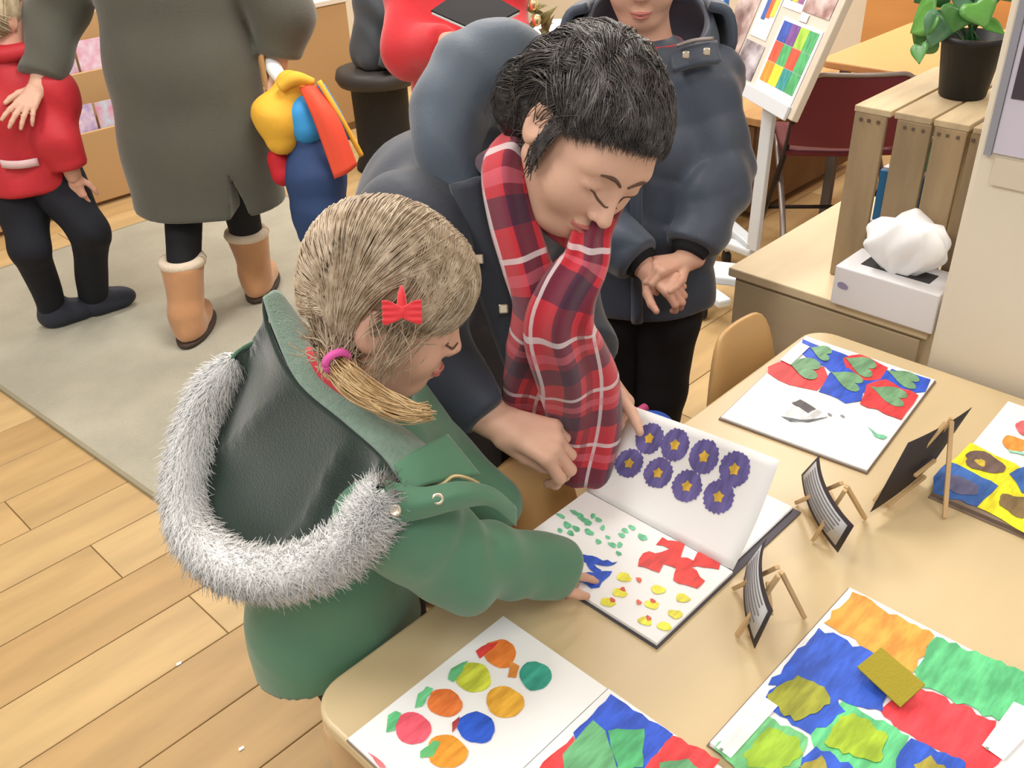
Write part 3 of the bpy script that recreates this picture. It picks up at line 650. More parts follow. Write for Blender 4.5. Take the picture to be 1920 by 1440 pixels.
for s in (-.2, .2):
    tube('front_leg', [c3(s, -.02, .62), c3(s, .1, .40), c3(s, .42, .01)], .011, m_frame, fc, n=10); tube('rear_leg', [c3(s*.92, .36, .40), c3(s*.92, .1, .22), c3(s*.92, -.10, .01)], .011, m_gtube, fc, n=10)
tube('stretcher', [c3(-.2, .33, .12), c3(.2, .33, .12)], .008, m_frame, fc)
# low wooden cabinet behind easel
m_grain = mat('grained_pine', (186, 146, 96), .55, var=.16, vscale=3, stretch=(1, 7, 1)); m_brown = mat('brown_side', (122, 92, 62), .6, var=.08)
lc = thing('low_cabinet', 'low grained wood cabinet standing behind the rolling display easel', 'cabinet', (3.8, 2.25, 0))
box('body', (3.30, 1.88, .03), (4.15, 2.62, .40), m_brown, lc, bv=.004); box('top_board', (3.27, 1.86, .40), (4.17, 2.64, .43), m_grain, lc, bv=.004); box('door', (3.288, 1.90, .05), (3.302, 2.25, .39), m_brown, lc)
kn = thing('key_bunch', 'small dark object lying on the low grained cabinet', 'object', (3.6, 2.15, .431)); 
for k in range(4): bar('piece', (3.60+.02*k, 2.14-.015*k, .437), (3.64+.02*k, 2.19-.02*k, .437), .012, .01, mat('dark_bits', (70, 56, 44), .6), kn, bv=.002)
# cardboard box and white bag under/near it
wb = thing('storage_box', 'pale box standing on the floor below the display board', 'box', (3.05, 1.93, 0)); box('body', (2.98, 1.86, .001), (3.14, 2.05, .30), mat('pale_box', (196, 178, 150), .7), wb, bv=.004)
poly('flap', [(2.99, 1.87, .30), (3.13, 1.87, .30), (3.10, 1.80, .34), (3.0, 1.80, .34)], .004, m_white, wb); box('label_panel', (2.976, 1.9, .1), (2.98, 2.0, .2), m_white, wb)
# rolling display easel
m_alu = mat('white_steel', (206, 212, 218), .4, spec=.5); m_cast = mat('castor_black', (24, 24, 26), .5)
re_ = thing('rolling_easel', 'white wheeled display easel with paintings pinned on its sloping board', 'easel', (2.75, 1.62, 0))
pb = np.array([2.856, 1.606]); L0 = np.array([3.10, 1.985, .64]); R0 = np.array([2.777, 1.472, .64]); bd = unit(R0-L0); mids = (L0+R0)/2
# plane of the board leaning back
r = ray((1583, 0)); nb_ = bd; tt_ = ((R0-CAMP)@nb_)/(r@nb_); TRp = CAMP+r*tt_; upv = unit(TRp-R0); BH = .85; nface = unit(np.cross(bd, upv))
if nface@(CAMP-R0) < 0: nface = -nface
poly('board', [L0, R0, R0+upv*BH, L0+upv*BH] if np.cross(R0-L0, upv)@nface > 0 else [L0+upv*BH, R0+upv*BH, R0, L0], .012, mat('board_white', (214, 208, 196), .5), re_)
bar('frame_rail', R0-upv*.02+bd*.012, R0+upv*BH+bd*.012, .03, .026, mat('frame_cream', (206, 196, 180), .5), re_, up=nface, bv=.003)
bar('pen_tray', L0-upv*.006+nface*.02, R0-upv*.006+nface*.02, .045, .012, m_alu, re_, up=nface, bv=.002)
bar('post', (pb[0], pb[1], .10), (*(pb+[.01, -.0]), .625), .042, .03, m_alu, re_, bv=.004)
pb2 = pb+(L0-R0)[:2]*.75; bar('post', (pb2[0], pb2[1], .10), (*pb2, .62), .042, .03, m_alu, re_, bv=.004)
bar('base_beam', (*pb2, .11), (*pb, .11), .05, .035, m_alu, re_, bv=.006)
fA0 = at_z((1300, 545), .09); fA1 = at_z((1360, 570), .09); fB0 = at_z((1345, 452), .09); fB1 = at_z((1402, 455), .09)
pl0, pl1 = at_z((1300, 508), .12), at_z((1388, 516), .12); 
bar('foot_bar', fA0+[.12, .18, 0], fA1, .05, .03, m_alu, re_, bv=.008); bar('foot_bar', fB0+[.02, .1, 0], np.array([*pb, .09]), .05, .03, m_alu, re_, bv=.008)
bar('shelf_plate', pl0+[-.02, .06, 0], pl1, .13, .03, m_alu, re_, bv=.006)
for px in ((1317, 583), (1362, 482)):
    c = at_z(px, .028); bar('castor', c+[-.012, .010, 0], c+[.012, -.010, 0], .052, .052, m_cast, re_, bv=.02)
    bar('castor_stem', c, c+[0, 0, .05], .012, .012, m_alu, re_)
def on_board(s, t, off=0): return L0+(R0-L0)*s+upv*BH*t+nface*(.013+off)
def sheet(s0, s1, t0, t1, m, nm, par, off=0): 
    P = [on_board(s0, t0, off), on_board(s1, t0, off), on_board(s1, t1, off), on_board(s0, t1, off)]
    if np.cross(P[1]-P[0], P[3]-P[0])@nface < 0: P = P[::-1]
    return poly(nm, P, .001, m, par)
m_photo = [mat('photo_print_%d' % i, c, .5, rgb2=d, vscale=14) for i, (c, d) in enumerate([((120, 92, 92), (216, 196, 192)), ((150, 112, 108), (224, 206, 204)), ((196, 92, 100), (206, 190, 190)), ((110, 96, 104), (208, 204, 212))])]
ART = [(244, 150, 60), (80, 170, 110), (60, 90, 180), (240, 226, 70), (160, 206, 80), (224, 90, 70), (60, 150, 150), (120, 80, 150)]
pn = thing('pinned_painting', 'bright patchwork painting pinned at the lower corner of the display board', 'painting', tuple(on_board(.8, .02, .002)))
sheet(.56, .985, .02, .30, m_white, 'paper', pn, .001)
for i in range(4):
    for j in range(3):
        s0 = .585+.095*i; t0 = .055+.078*j; sheet(s0, s0+.093, t0, t0+.076, pmat(ART[(i*3+j*5+i*j) % 8]), 'painted_square', pn, .0025)
for k, (s0, s1, t0, t1, mi, lab) in enumerate(((.0, .25, .05, .38, 0, 'brown toned photo print at the left edge of the display board'), (.27, .50, .03, .17, 3, 'grey photo print low on the display board'), (.02, .26, .42, .75, 1, 'pinkish photo print higher at the left of the display board'),
                                              (.72, .985, .34, .60, 1, 'photo print with red spots at the right of the display board'), (.30, .485, .48, .72, 2, 'reddish photo print in the upper middle of the display board'), (.72, .98, .64, .95, 2, 'photo print at the top right of the display board'))):
    p = sheet(s0, s1, t0, t1, m_photo[mi], 'photo_print', None, .001); tag(p, lab, 'photo', 'photos on the display board')
pn = thing('pinned_painting', 'striped green and yellow painting pinned in the middle of the display board', 'painting', tuple(on_board(.6, .36, .002)))
sheet(.50, .71, .33, .58, m_white, 'paper', pn, .001)
for i, c in enumerate(((90, 160, 110), (226, 218, 90), (150, 100, 150))): sheet(.525+.058*i, .58+.058*i, .36, .52, pmat(c), 'painted_stripe', pn, .0025)
pn = thing('pinned_painting', 'small blue red and yellow painting pinned left of the striped one', 'painting', tuple(on_board(.4, .3, .002)))
sheet(.28, .48, .19, .46, m_white, 'paper', pn, .001)
for i, c in enumerate(((70, 100, 170), (226, 110, 70), (230, 220, 90))): sheet(.33+.045*i, .375+.045*i, .26+.01*i, .42, pmat(c), 'painted_stripe', pn, .0025)
lb = sheet(.72, .80, .305, .335, m_white, 'caption_slip', None, .003); tag(lb, 'white caption slip above the patchwork painting', 'label')
# screen and papers at the back
mn = thing('monitor', 'bright white screen on the wall behind the boy with red collar', 'screen', (4.3, 2.9, .5))
def mq(a, b, x0, t, m, nm): return box(nm, (x0, min(a[1], b[1]), min(a[2], b[2])), (x0+t, max(a[1], b[1]), max(a[2], b[2])), m, mn)
s0, s1 = at_x((1255, -70), 4.35), at_x((1352, 17), 4.35)
ms = bpy.data.materials.new('lit_screen'); ms.use_nodes = True; b_ = ms.node_tree.nodes['Principled BSDF']; b_.inputs['Emission Color'].default_value = (.8, .9, 1, 1); b_.inputs['Emission Strength'].default_value = 1.3
mq(s0, s1, 4.35, .01, ms, 'display'); mq(s0+[0, .03, 0], s1+[0, -.012, -.02], 4.362, .04, mat('screen_blue', (70, 130, 210), .4), 'frame')
box('stand', (4.40, s1[1]+.25, 0), (4.47, s1[1]+.35, s1[2]+.15), m_frame, mn)
# far side: book display shelf along the back
m_mdf = mat('display_mdf', (188, 152, 106), .6, var=.03, vscale=2); m_mag = [mat('magazine_%d' % i, c, .4, rgb2=d, vscale=25) for i, (c, d) in enumerate([((226, 170, 200), (236, 224, 240)), ((176, 160, 214), (240, 220, 236)), ((220, 150, 180), (200, 220, 240))])]
sh = thing('display_shelf', 'long stepped wooden book display unit along the far wall', 'shelf', (1.4, 4.5, 0))
SX0, SX1 = .35, 2.55
tiers = [(4.245, .02, .335), (4.36, .30, .56), (4.47, .52, .78), (4.58, .74, 1.0)]
for i, (yy, z0, z1) in enumerate(tiers):
    box('front_panel', (SX0, yy, z0), (SX1, yy+.018, z1), m_mdf, sh, bv=.003); box('tier_board', (SX0, yy+.018, z0+.08), (SX1, 4.74, z0+.10), m_mdf, sh)
box('side_panel', (SX0-.02, 4.245, .0), (SX0, 4.76, 1.06), m_mdf, sh); box('side_panel', (SX1, 4.245, .0), (SX1+.02, 4.76, 1.06), m_mdf, sh); box('back_panel', (SX0, 4.74, .0), (SX1, 4.76, 1.2), m_mdf, sh); box('plinth', (SX0, 4.262, 0), (SX1, 4.30, .05), m_brown, sh)
POS = ['bottom', 'second', 'third', 'top']; WH = ['leftmost', 'middle', 'rightmost']; CN = ['rose pink', 'lilac', 'pale pink and blue']
for i, (yy, z0, z1) in enumerate(tiers):
    x = 1.27+.03*i
    for j in range(3):
        w_ = random.uniform(.19, .22); m = m_mag[(i+j) % 3]; hgt = z1+random.uniform(.10, .13)
        t = thing('picture_book', '%s picture book, %s of three, %s tier of display shelf' % (CN[(i+j) % 3], WH[j], POS[i]), 'book', (x+w_/2, yy+.034, z0+.101), 'picture books on the display shelf')
        box('cover', (x, yy+.028, z0+.101), (x+w_, yy+.030, hgt), m, t, bv=.0005); box('page_block', (x+.002, yy+.0302, z0+.103), (x+w_-.003, yy+.038, hgt-.003), m_white, t); x += w_+.012
pt = thing('back_partition', 'plain brown wooden unit standing behind the colourful jacket', 'cabinet', (2.85, 4.4, 0))
box('body', (2.60, 4.25, 0), (3.11, 4.70, .655), m_mdf, pt, bv=.004); box('top_board', (2.59, 4.24, .655), (3.12, 4.71, .68), mat('cream_board', (226, 218, 204), .5), pt, bv=.003)
box('plinth', (2.6, 4.246, 0), (3.11, 4.252, .04), m_brown, pt)
# black stool with coat
stc = np.array([2.78, 3.62]); m_blk = mat('black_fabric', (34, 33, 34), .75, bump=.2)
st = thing('stool', 'black padded stool against the brown unit', 'stool', (*stc, 0))
lathe('seat_pad', [(.15, .40), (.185, .41), (.20, .44), (.19, .475), (.15, .485)], (*stc, 0), mat('stool_vinyl', (58, 54, 52), .5), st, 28); lathe('pedestal', [(.15, .002), (.15, .02), (.13, .06), (.135, .39), (.15, .40)], (*stc, 0), m_blk, st, 24)
cpts = [np.array([*stc, .55]), np.array([*(stc+[.05, 0]), .68]), np.array([*(stc+[.07, .05]), .82])]
hp = thing('folded_coat', 'dark slate coat heaped on the black stool', 'coat', (*stc, .486))
fcoat = lambda P: smax(chain(P, cpts, [.12, .105, .09], .05)+wob(P, 40, .008)+wob(P, 22, .010, 2), -plane(P, (0, 0, .487), (0, 0, 1)), .01)
lo, hi = bounds(cpts, .18); sdfobj('cloth', fcoat, lo, hi, .012, mat('slate_cloth', (62, 66, 72), .8, sheen=.2), hp)
tube('sleeve', [np.array([*(stc+[.06, -.1]), .74]), np.array([*(stc+[-.02, -.16]), .62]), np.array([*(stc+[-.06, -.15]), .51])], [.045, .05, .04], MATS['slate_cloth'], hp, n=10, seg=12)
# beige basket, papers and garland at the far back
bx = thing('storage_tub', 'beige tub topped with white papers behind the leaning woman', 'tub', (2.65, 2.6, 0)); bq = at_z((1050, 40), .75); 
lathe('tub', [(.14, 0), (.16, .02), (.20, .70), (.21, .72), (.19, .72)], (bq[0], bq[1], 0), mat('beige_tub', (176, 162, 138), .6), bx, 24)
for k in range(3): box('paper', (bq[0]-.16+.01*k, bq[1]-.14+.015*k, .722+.003*k), (bq[0]+.12+.01*k, bq[1]+.12, .7245+.003*k), mat('lilac_paper', (226, 226, 240), .7), bx, rotz=.3*k)
bx.location = (bq[0], bq[1], 0)
for ch in bx.children: ch.matrix_parent_inverse = Matrix.Translation(Vector(bx.location)).inverted()
g0 = [at_d_ for at_d_ in (Q(985, -40, 2.75), Q(1005, 20, 2.75), Q(1030, 70, 2.75))]
gl = thing('garland', 'olive leafy garland with shiny gold baubles behind the dark curly hair', 'garland', tuple(g0[2])); tube('cord', g0, .004, mat('olive_cord', (110, 108, 70), .7), gl, n=12, seg=6)
for k in range(26):
    p = crom(g0, 26)[k]; d = RNG.normal(size=3)*.03; leaf('leaf', p, p+d+[0, 0, .01], .010, (-.5, -.5, .7), mat('olive_leaf', (128, 122, 78), .6), gl)
for px in ((1000, 8), (1006, 38)): 
    c = Q(*px, 2.70); lathe('bauble', [(.002, -.016), (.010, -.012), (.013, 0), (.010, .012), (.002, .016)], c, mat('gold', (250, 226, 170), .2, metal=.8), gl, 12)

# pink and blue child's rucksack standing on the floor beyond the table
bp = at_z((1200, 800), .40); bkp = thing('rucksack', 'small pink and blue rucksack just beyond the lifted flower page', 'bag', (bp[0], bp[1], 0))
sdfobj('bag_body', lambda P: smax(chain(P, [np.array([bp[0], bp[1], .12]), np.array([bp[0], bp[1], .30])], [.105, .085], .03)+wob(P, 30, .004), -plane(P, (0, 0, .003), (0, 0, 1)), .01), *bounds([bp*[1, 1, 0], bp], .15), .009, mat('pink_nylon', (206, 84, 140), .6), bkp)
sdfobj('top_flap', lambda P: ell(P, (bp[0]+.02, bp[1]-.01, .385), (.06, .05, .035)), *bounds([bp+[.02, 0, 0]], .09), .006, mat('blue_nylon', (62, 104, 214), .5), bkp)
tube('strap', [bp+[-.07, .0, -.05], bp+[-.04, .01, .02], bp+[.03, .01, .03]], .010, MATS['pink_nylon'], bkp, n=14, seg=8)
# ================================================================== PEOPLE
def skin(name, rgb, red):
    return mat(name, rgb, .5, rgb2=red, vscale=9, bump=.06, bscale=160, spec=.35)
m_skin_w = skin('skin_warm', (206, 164, 140), (218, 174, 152)); m_skin_g = skin('skin_child', (204, 158, 134), (222, 176, 154)); m_skin_b = skin('skin_boy', (206, 162, 138), (216, 160, 140))
m_lip = mat('lips', (190, 112, 104), .45); m_brow = mat('brow_hair', (96, 72, 58), .8); m_mouth = mat('mouth_line', (120, 66, 58), .6)
class Head:
    def __init__(s, O, f, u, k=1.0, child=False):
        s.f = unit(f); s.l = unit(np.cross(u, s.f)); s.u = np.cross(s.f, s.l); s.A = np.stack([s.f, s.l, s.u], 1); s.O = np.array(O, float); s.k = k; s.child = child
    def w(s, *p): return s.O+s.A@(np.array(p, float)*s.k)
    def loc(s, P): return (((P-s.O.astype(np.float32))@s.A.astype(np.float32))/s.k).astype(np.float32)
    def sdf(s, P):
        q = s.loc(P); c = s.child
        d = ell(q, (-.012, 0, .040), (.100, .078, .082))
        d = smin(d, ell(q, (.030, 0, -.020), (.068, .064, .080)), .03)
        d = smin(d, ell(q, (.058, 0, -.088), (.030, .034 if c else .030, .024)), .035)
        for sg in (-1, 1):
            d = smin(d, ell(q, (.052, .034*sg, -.034), (.034, .032, .034) if c else (.031, .028, .032)), .02)
            d = smin(d, rc(q, (-.002, .058*sg, -.045), (.050, .022*sg, -.092), .016, .014), .03)
        d = smin(d, ell(q, (.072, 0, .024), (.020, .050, .015)), .02)
        for sg in (-1, 1):
            d = smax(d, -(np.linalg.norm(q-np.array([.108, .032*sg, .004], np.float32), axis=1)-.019), .014)
            d = smin(d, ell(q, (.080, .031*sg, .003), (.0125, .0155, .0115)), .003)
        nt = -.022 if c else -.030
        d = smin(d, rc(q, (.090, 0, .010), (.107 if c else .112, 0, nt), .006, .010), .012)
        for sg in (-1, 1): d = smin(d, ell(q, (.100, .011*sg, nt-.004), (.009, .007, .007)), .005)
        d = smin(d, ell(q, (.092, 0, -.058), (.010, .021, .006)), .006); d = smin(d, ell(q, (.090, 0, -.069), (.010, .018, .006)), .006)
        d = smax(d, -rc(q, (.104, -.022, -.0635), (.104, .022, -.0635), .0028, .0028), .003)
        for sg in (-1, 1):
            e = ell(q, (-.008, .080*sg, .002), (.022, .010, .034)); e = smax(e, -ell(q, (-.002, .091*sg, .004), (.012, .009, .020)), .004); d = smin(d, e, .006)
        return d*s.k
    def lips(s, parent, m=None):
        q = [s.w(.1015-.010*(t*t), .023*t, -.0585-.001*t*t) for t in np.linspace(-1, 1, 9)]; tube('upper_lip', q, [.0015, .0040*s.k, .0015], m or m_lip, parent, n=17, seg=8)
        q = [s.w(.0995-.010*(t*t), .020*t, -.0685+.004*t*t) for t in np.linspace(-1, 1, 9)]; tube('lower_lip', q, [.0015, .0048*s.k, .0015], m or m_lip, parent, n=17, seg=8)
    def brows(s, parent, m, fn, w=.0035):
        for sg in (-1, 1):
            p = np.array([s.w(.13, sg*(.010+.044*t), .026+.010*math.sin(2.3*t)-.006*t) for t in np.linspace(0, 1, 9)]); tube('eyebrow', project(fn, p, .0005, 8), [w*.6, w, w*.4], m, parent, n=18, seg=6)
    def lashes(s, parent, m, fn, zz=-.004):
        for sg in (-1, 1):
            p = np.array([s.w(.12, sg*(.017+.030*t), zz-.005*math.sin(math.pi*t)) for t in np.linspace(0, 1, 9)]); tube('eyelashes', project(fn, p, .0004, 8), [.0008, .0018, .0010], m, parent, n=16, seg=6)
def hand(wrist, d, n, side, k=1.0, curls=(.5, .55, .6, .6), spread=.12, thumb=(.5, .3), tdir=None):
    """sdf of a hand. d: towards fingers, n: back-of-hand normal, side +1: thumb on the side cross(d,n)"""
    d = unit(d); n = unit(np.array(n)-d*(np.array(n)@d)); x = np.cross(d, n)*side; W = np.array(wrist, float)
    pt = lambda a, b, c: W+(x*a+d*b+n*c)*k
    palm = [(pt(.006, -.03, 0), pt(.010, .03, 0), .024*k, .021*k)]
    metas = [(.026, .088), (.008, .092), (-.010, .087), (-.027, .077)]
    for a, b in metas: palm.append((pt(a*.45, .015, 0), pt(a, b, .002), .016*k, .0118*k))
    fing = []; Ls = [(.040, .025, .019), (.045, .028, .020), (.041, .026, .019), (.032, .020, .017)]; rad = [.0102, .0104, .0098, .0088]
    for i, (a, b) in enumerate(metas):
        p = pt(a, b, .002); ang = spread*(1.5-i)*.9; dd = d*math.cos(ang)+x*math.sin(ang); c = curls[i] if np.ndim(curls[i]) else (curls[i]*.8, curls[i], curls[i]*.7); th = 0; chain_ = []
        for j, L in enumerate(Ls[i]):
            th += c[j]; v = dd*math.cos(th)-n*math.sin(th); q = p+v*L*k; chain_.append((p, q, rad[i]*k*(1-.10*j), rad[i]*k*(.94-.12*j))); p = q
        fing.append(chain_)
    tb0 = pt(.022, .018, -.006); td = unit(x*.75+d*.65-n*.25) if tdir is None else unit(tdir); p = tb0; tch = []
    t2 = unit(td+d*.5-x*.35*thumb[1]); t3 = unit(t2+d*.3-x*.5*thumb[1])
    for v, L, r0, r1 in ((td, .040, .0155, .0125), (t2, .032, .0122, .0108), (t3, .024, .0108, .0085)): q = p+v*L*k; tch.append((p, q, r0*k, r1*k)); p = q
    fing.append(tch); pts = [W-d*.05*k]+[q for c in fing for s_ in c for q in s_[:2]]
    def f(P):
        dp = None
        for a, b, ra, rb in palm: e = rc(P, a, b, ra, rb); dp = e if dp is None else smin(dp, e, .010*k)
        df = None
        for c in fing:
            dc = None
            for a, b, ra, rb in c: e = rc(P, a, b, ra, rb); dc = e if dc is None else smin(dc, e, .004*k)
            df = dc if df is None else smin(df, dc, .0015*k)
        return smin(dp, df, .008*k)
    return f, pts, fing
def nails(fing, n, m, parent, k=1.0):
    for c in fing:
        p, q, ra, rb = c[-1]; v = unit(q-p); nn = unit(np.array(n)-v*(np.array(n)@v)); s_ = np.cross(v, nn); b = q-v*.004*k
        V = [b+v*(-.006*k+.012*k*i/3)+s_*.0055*k*j+nn*(rb*.98-.0012*k*j*j) for i in range(4) for j in (-1, -.5, 0, .5, 1)]
        o = pyd('fingernail', V, [(i*5+j, i*5+j+1, i*5+j+6, i*5+j+5) for i in range(3) for j in range(4)], m, parent); q_ = o.modifiers.new('t', 'SOLIDIFY'); q_.thickness = .0008
m_nail_ = mat('nail_pink', (222, 178, 164), .3)
def combine(*fs):
    def f(P):
        d = None
        for g, k in fs: e = g(P); d = e if d is None else (np.minimum(d, e) if not k else smin(d, e, k))
        return d
    return f
# ------------------------------------------------------------------ GIRL IN GREEN
gf = unit(UD*math.cos(math.radians(25))-np.array([0, 0, 1])*math.sin(math.radians(25))); gu = unit(UD*math.sin(math.radians(25))+np.array([0, 0, 1])*math.cos(math.radians(25)))
girl = thing('person', 'child in green hooded coat with white fur trim pointing at the open sketchbook', 'person', tuple(G(-.33, 1.04, 0)))
HG = Head(G(-.175, 1.025, 1.022), gf, gu, .93, True)
nb0 = G(-.235, 1.02, .895)
g_arm = [G(-.165, .885, .825), G(-.085, .905, .705), G(.005, .965, .628)]
gh_f, gh_p, gh_fing = hand(G(.002, .963, .628), unit(G(.075, 1.025, .578)-G(.0, .963, .628)), (.1, .1, 1), 1, .64, curls=(.15, .9, 1.0, 1.0), spread=.06)
def g_body(P):
    d = HG.sdf(P); d = smin(d, rc(P, HG.w(-.025, 0, -.03), nb0, .045, .048), .02)
    d = smin(d, chain(P, [nb0, G(-.25, 1.02, .78), G(-.30, 1.03, .56), G(-.31, 1.03, .48)], [.042, .062, .07, .075], .03), .02)
    d = smin(d, chain(P, [G(-.165, .90, .785), g_arm[1], g_arm[2]], [.035, .032, .024], .02), .015); d = smin(d, chain(P, [G(-.20, 1.13, .80), G(-.16, 1.17, .66), G(-.07, 1.14, .60)], [.035, .03, .024], .02), .015)
    for s_ in (-.055, .06): d = smin(d, chain(P, [G(-.27, 1.03+s_, .48), G(-.235, 1.03+s_, .26), G(-.24, 1.03+s_, .06)], [.07, .05, .035], .02), .02)
    return d
b1 = sdf(g_body, *bounds([HG.O, G(-.35, 1.03, .04), G(.02, .95, .6), G(-.1, 1.2, .6)], .17), .005)
b2 = sdf(lambda P: smin(gh_f(P), chain(P, g_arm[1:], [.036, .024], .01), .01), *bounds(gh_p+[g_arm[1]], .045), .0022)
joinmesh('body', [b1, b2], m_skin_g, girl); HG.lips(girl); HG.lashes(girl, m_brow, HG.sdf)
# coat
m_green = mat('green_coat', (80, 124, 98), .62, var=.07, vscale=5, bump=.16, bscale=420, sheen=.25, bdist=.002); m_lining = mat('dark_green_fleece', (42, 56, 50), .95, var=.14, vscale=9, bump=.3, bscale=320, sheen=.6, spec=0); m_cord = mat('grey_green_corduroy', (122, 146, 132), .85, var=.08, vscale=30, bump=.5, bscale=90, sheen=.4, stretch=(5, 5, 1))
SV = np.array([1, 1, 1], np.float32)
def aniso(P, c, k):   # widen across the v axis
    a = ((P-c.astype(np.float32))@VD.astype(np.float32)); return P-(a*(1-k))[:, None]*VD.astype(np.float32)
g_ctr = G(0, 1.025, 0)
def g_coat(P):
    q = aniso(P, g_ctr, .74)
    d = chain(q, [G(-.205, 1.025, .875), G(-.222, 1.035, .79), G(-.28, 1.025, .65), G(-.31, 1.025, .52), G(-.315, 1.025, .36)], [.046, .068, .090, .110, .145], .05)
    sl = chain(P, [G(-.19, .925, .785), G(-.155, .893, .795), G(-.088, .900, .71), G(.045, .985, .612)], [.06, .062, .056, .040], .03)
    sl = smax(sl, plane(P, G(.034, .978, .615), unit(G(.05, .99, .612)-G(-.085, .905, .705))), .014)
    a = (P-g_arm[1].astype(np.float32)); sl = sl+.0065*np.sin(95*(a@unit(G(.13, .08, -.09)-G(0, 0, 0)).astype(np.float32))+2.2*np.sin(30*a[:, 2]))*np.exp(-(np.linalg.norm(a, axis=1)/.09)**2)
    sr = chain(P, [G(-.20, 1.12, .80), G(-.15, 1.17, .67), G(-.06, 1.145, .61)], [.062, .056, .042], .03)
    d = smin(smin(d, sl, .022), sr, .03)
    d = d+wob(P, 24, .0055, 1.0)+wob(P, 48, .0025, 3)
    return smax(d, -plane(P, G(-.33, 1.0, .452), np.array([0, 0, 1.])-UD*.25+VD*.35), .002)
sdfobj('coat', g_coat, *bounds([G(-.34, 1.03, .40), G(-.2, 1.02, .93), G(.06, .98, .58), G(-.1, 1.2, .6)], .17), .0055, m_green, girl)
# neckline collar band (stand-up)
t_ = lambda *a: Q(*a)
c_out = [t_(494, 556, 1.235), t_(515, 620, 1.215), t_(560, 715, 1.185), t_(645, 790, 1.15), t_(715, 852, 1.115), t_(752, 905, 1.095)]
c_in = [t_(520, 548, 1.25), t_(552, 610, 1.235), t_(605, 700, 1.20), t_(680, 762, 1.165), t_(760, 825, 1.13), t_(812, 868, 1.115)]
c_dn = [t_(560, 600, 1.27), t_(600, 660, 1.26), t_(650, 720, 1.23), t_(700, 765, 1.20), t_(770, 815, 1.16), t_(830, 862, 1.14)]
cut_ = lambda C, a, b: crom(C, 40)[int(a*39):int(b*39)+1]
loft('collar', [c_out, c_in, c_dn], 50, 16, m_cord, girl, .006)
# light green front facing of the collar + zip
fac = loft('collar_facing', [[t_(738, 872, 1.09), t_(760, 925, 1.08)], [t_(790, 838, 1.10), t_(815, 905, 1.095)], [t_(838, 815, 1.13), t_(900, 890, 1.125)]], 12, 14, m_green, girl, .005)
m_zip = mat('zip_brass', (214, 196, 150), .35, metal=.6); zp = [t_(800, 922, 1.088), t_(830, 908, 1.092), t_(850, 893, 1.098), t_(875, 896, 1.105), t_(898, 907, 1.115)]
tube('zip', zp, .0025, m_zip, girl, n=24, seg=6)
# storm flap with snaps
fl_top = [t_(722, 900, 1.085), t_(790, 915, 1.08), t_(860, 905, 1.09), t_(920, 915, 1.12), t_(962, 948, 1.16)]
fl_mid = [t_(716, 945, 1.078), t_(790, 945, 1.072), t_(860, 930, 1.08), t_(920, 935, 1.115), t_(966, 960, 1.165)]
fl_bot = [t_(712, 985, 1.09), t_(790, 970, 1.085), t_(860, 952, 1.095), t_(920, 946, 1.13), t_(966, 985, 1.18)]
flap = loft('storm_flap', [fl_top, fl_mid, fl_bot], 40, 14, m_green, girl, .006)
m_snap = mat('snap_steel', (206, 192, 170), .3, metal=.8)
for px, tt2 in (((741, 957), 1.073), ((821, 935), 1.073)):
    c = Q(*px, tt2); nrm = unit(CAMP-c); x_ = unit(np.cross(nrm, (0, 0, 1))); y_ = np.cross(nrm, x_)
    V = []; 
    for r_, h_ in ((.0072, 0), (.0072, .002), (.0058, .0032), (.0040, .0022), (.001, .0022)):
        V += [c+(x_*math.cos(a)+y_*math.sin(a))*r_+nrm*h_ for a in np.linspace(0, 2*math.pi, 16, endpoint=False)]
    pyd('snap', V, [(i*16+j, i*16+(j+1) % 16, (i+1)*16+(j+1) % 16, (i+1)*16+j) for i in range(4) for j in range(16)]+[tuple(range(64, 80))], m_snap, flap)
# hood: bowl hanging on the back
rim = [t_(490, 640, 1.30), t_(440, 672, 1.335), t_(385, 760, 1.37), t_(352, 880, 1.385), t_(362, 985, 1.375), t_(425, 1055, 1.325), t_(520, 1075, 1.26), t_(620, 1042, 1.185), t_(690, 980, 1.115), t_(716, 918, 1.075)]
neck_c = [c_out[0]+[0, 0, -.005], t_(497, 590, 1.235), t_(510, 630, 1.225), t_(530, 675, 1.205), t_(560, 715, 1.19), t_(600, 755, 1.175), t_(645, 792, 1.155), t_(690, 830, 1.135), t_(720, 862, 1.118), t_(745, 900, 1.10)]
cav = unit(np.cross(rim[3]-rim[0], rim[7]-rim[0])); cav = cav if cav@(CAMP-rim[3]) < 0 else -cav
rim_s = crom(rim, 10); nk_s = crom(neck_c, 10); m1 = []; m2 = []
for i in range(10):
    s = i/9; deep = .045*math.sin(math.pi*min(max(s*.95+.05, 0), 1))*(1-.8*s)+.004*math.sin(math.pi*s)
    dv = unit(cav*.8+np.array([0, 0, -.6])); m1.append(nk_s[i]*.72+rim_s[i]*.28+dv*deep*.55); m2.append(nk_s[i]*.30+rim_s[i]*.70+dv*deep*1.0)
def hoodfold(Gd):
    nv, nu, _ = Gd.shape; s = np.linspace(0, 1, nu)[None]; t = np.linspace(0, 1, nv)[:, None]
    w_ = .020*(np.abs(np.sin(4.5*s*math.pi+1.6*t+.8*np.sin(7*s)))**.6-.6)*np.sin(math.pi*t)**1.1+.004*np.sin(23*s+9*t)*np.sin(math.pi*t)
    return Gd+w_[..., None]*cav
loft('hood_lining', [nk_s, m1, m2, rim_s*.985+nk_s*.015], 60, 34, m_lining, girl, .005, hoodfold)
loft('hood', [nk_s+cav*.012, np.array(m1)+cav*.014, np.array(m2)+cav*.016, rim_s+cav*.006], 60, 26, m_green, girl, .005, hoodfold)
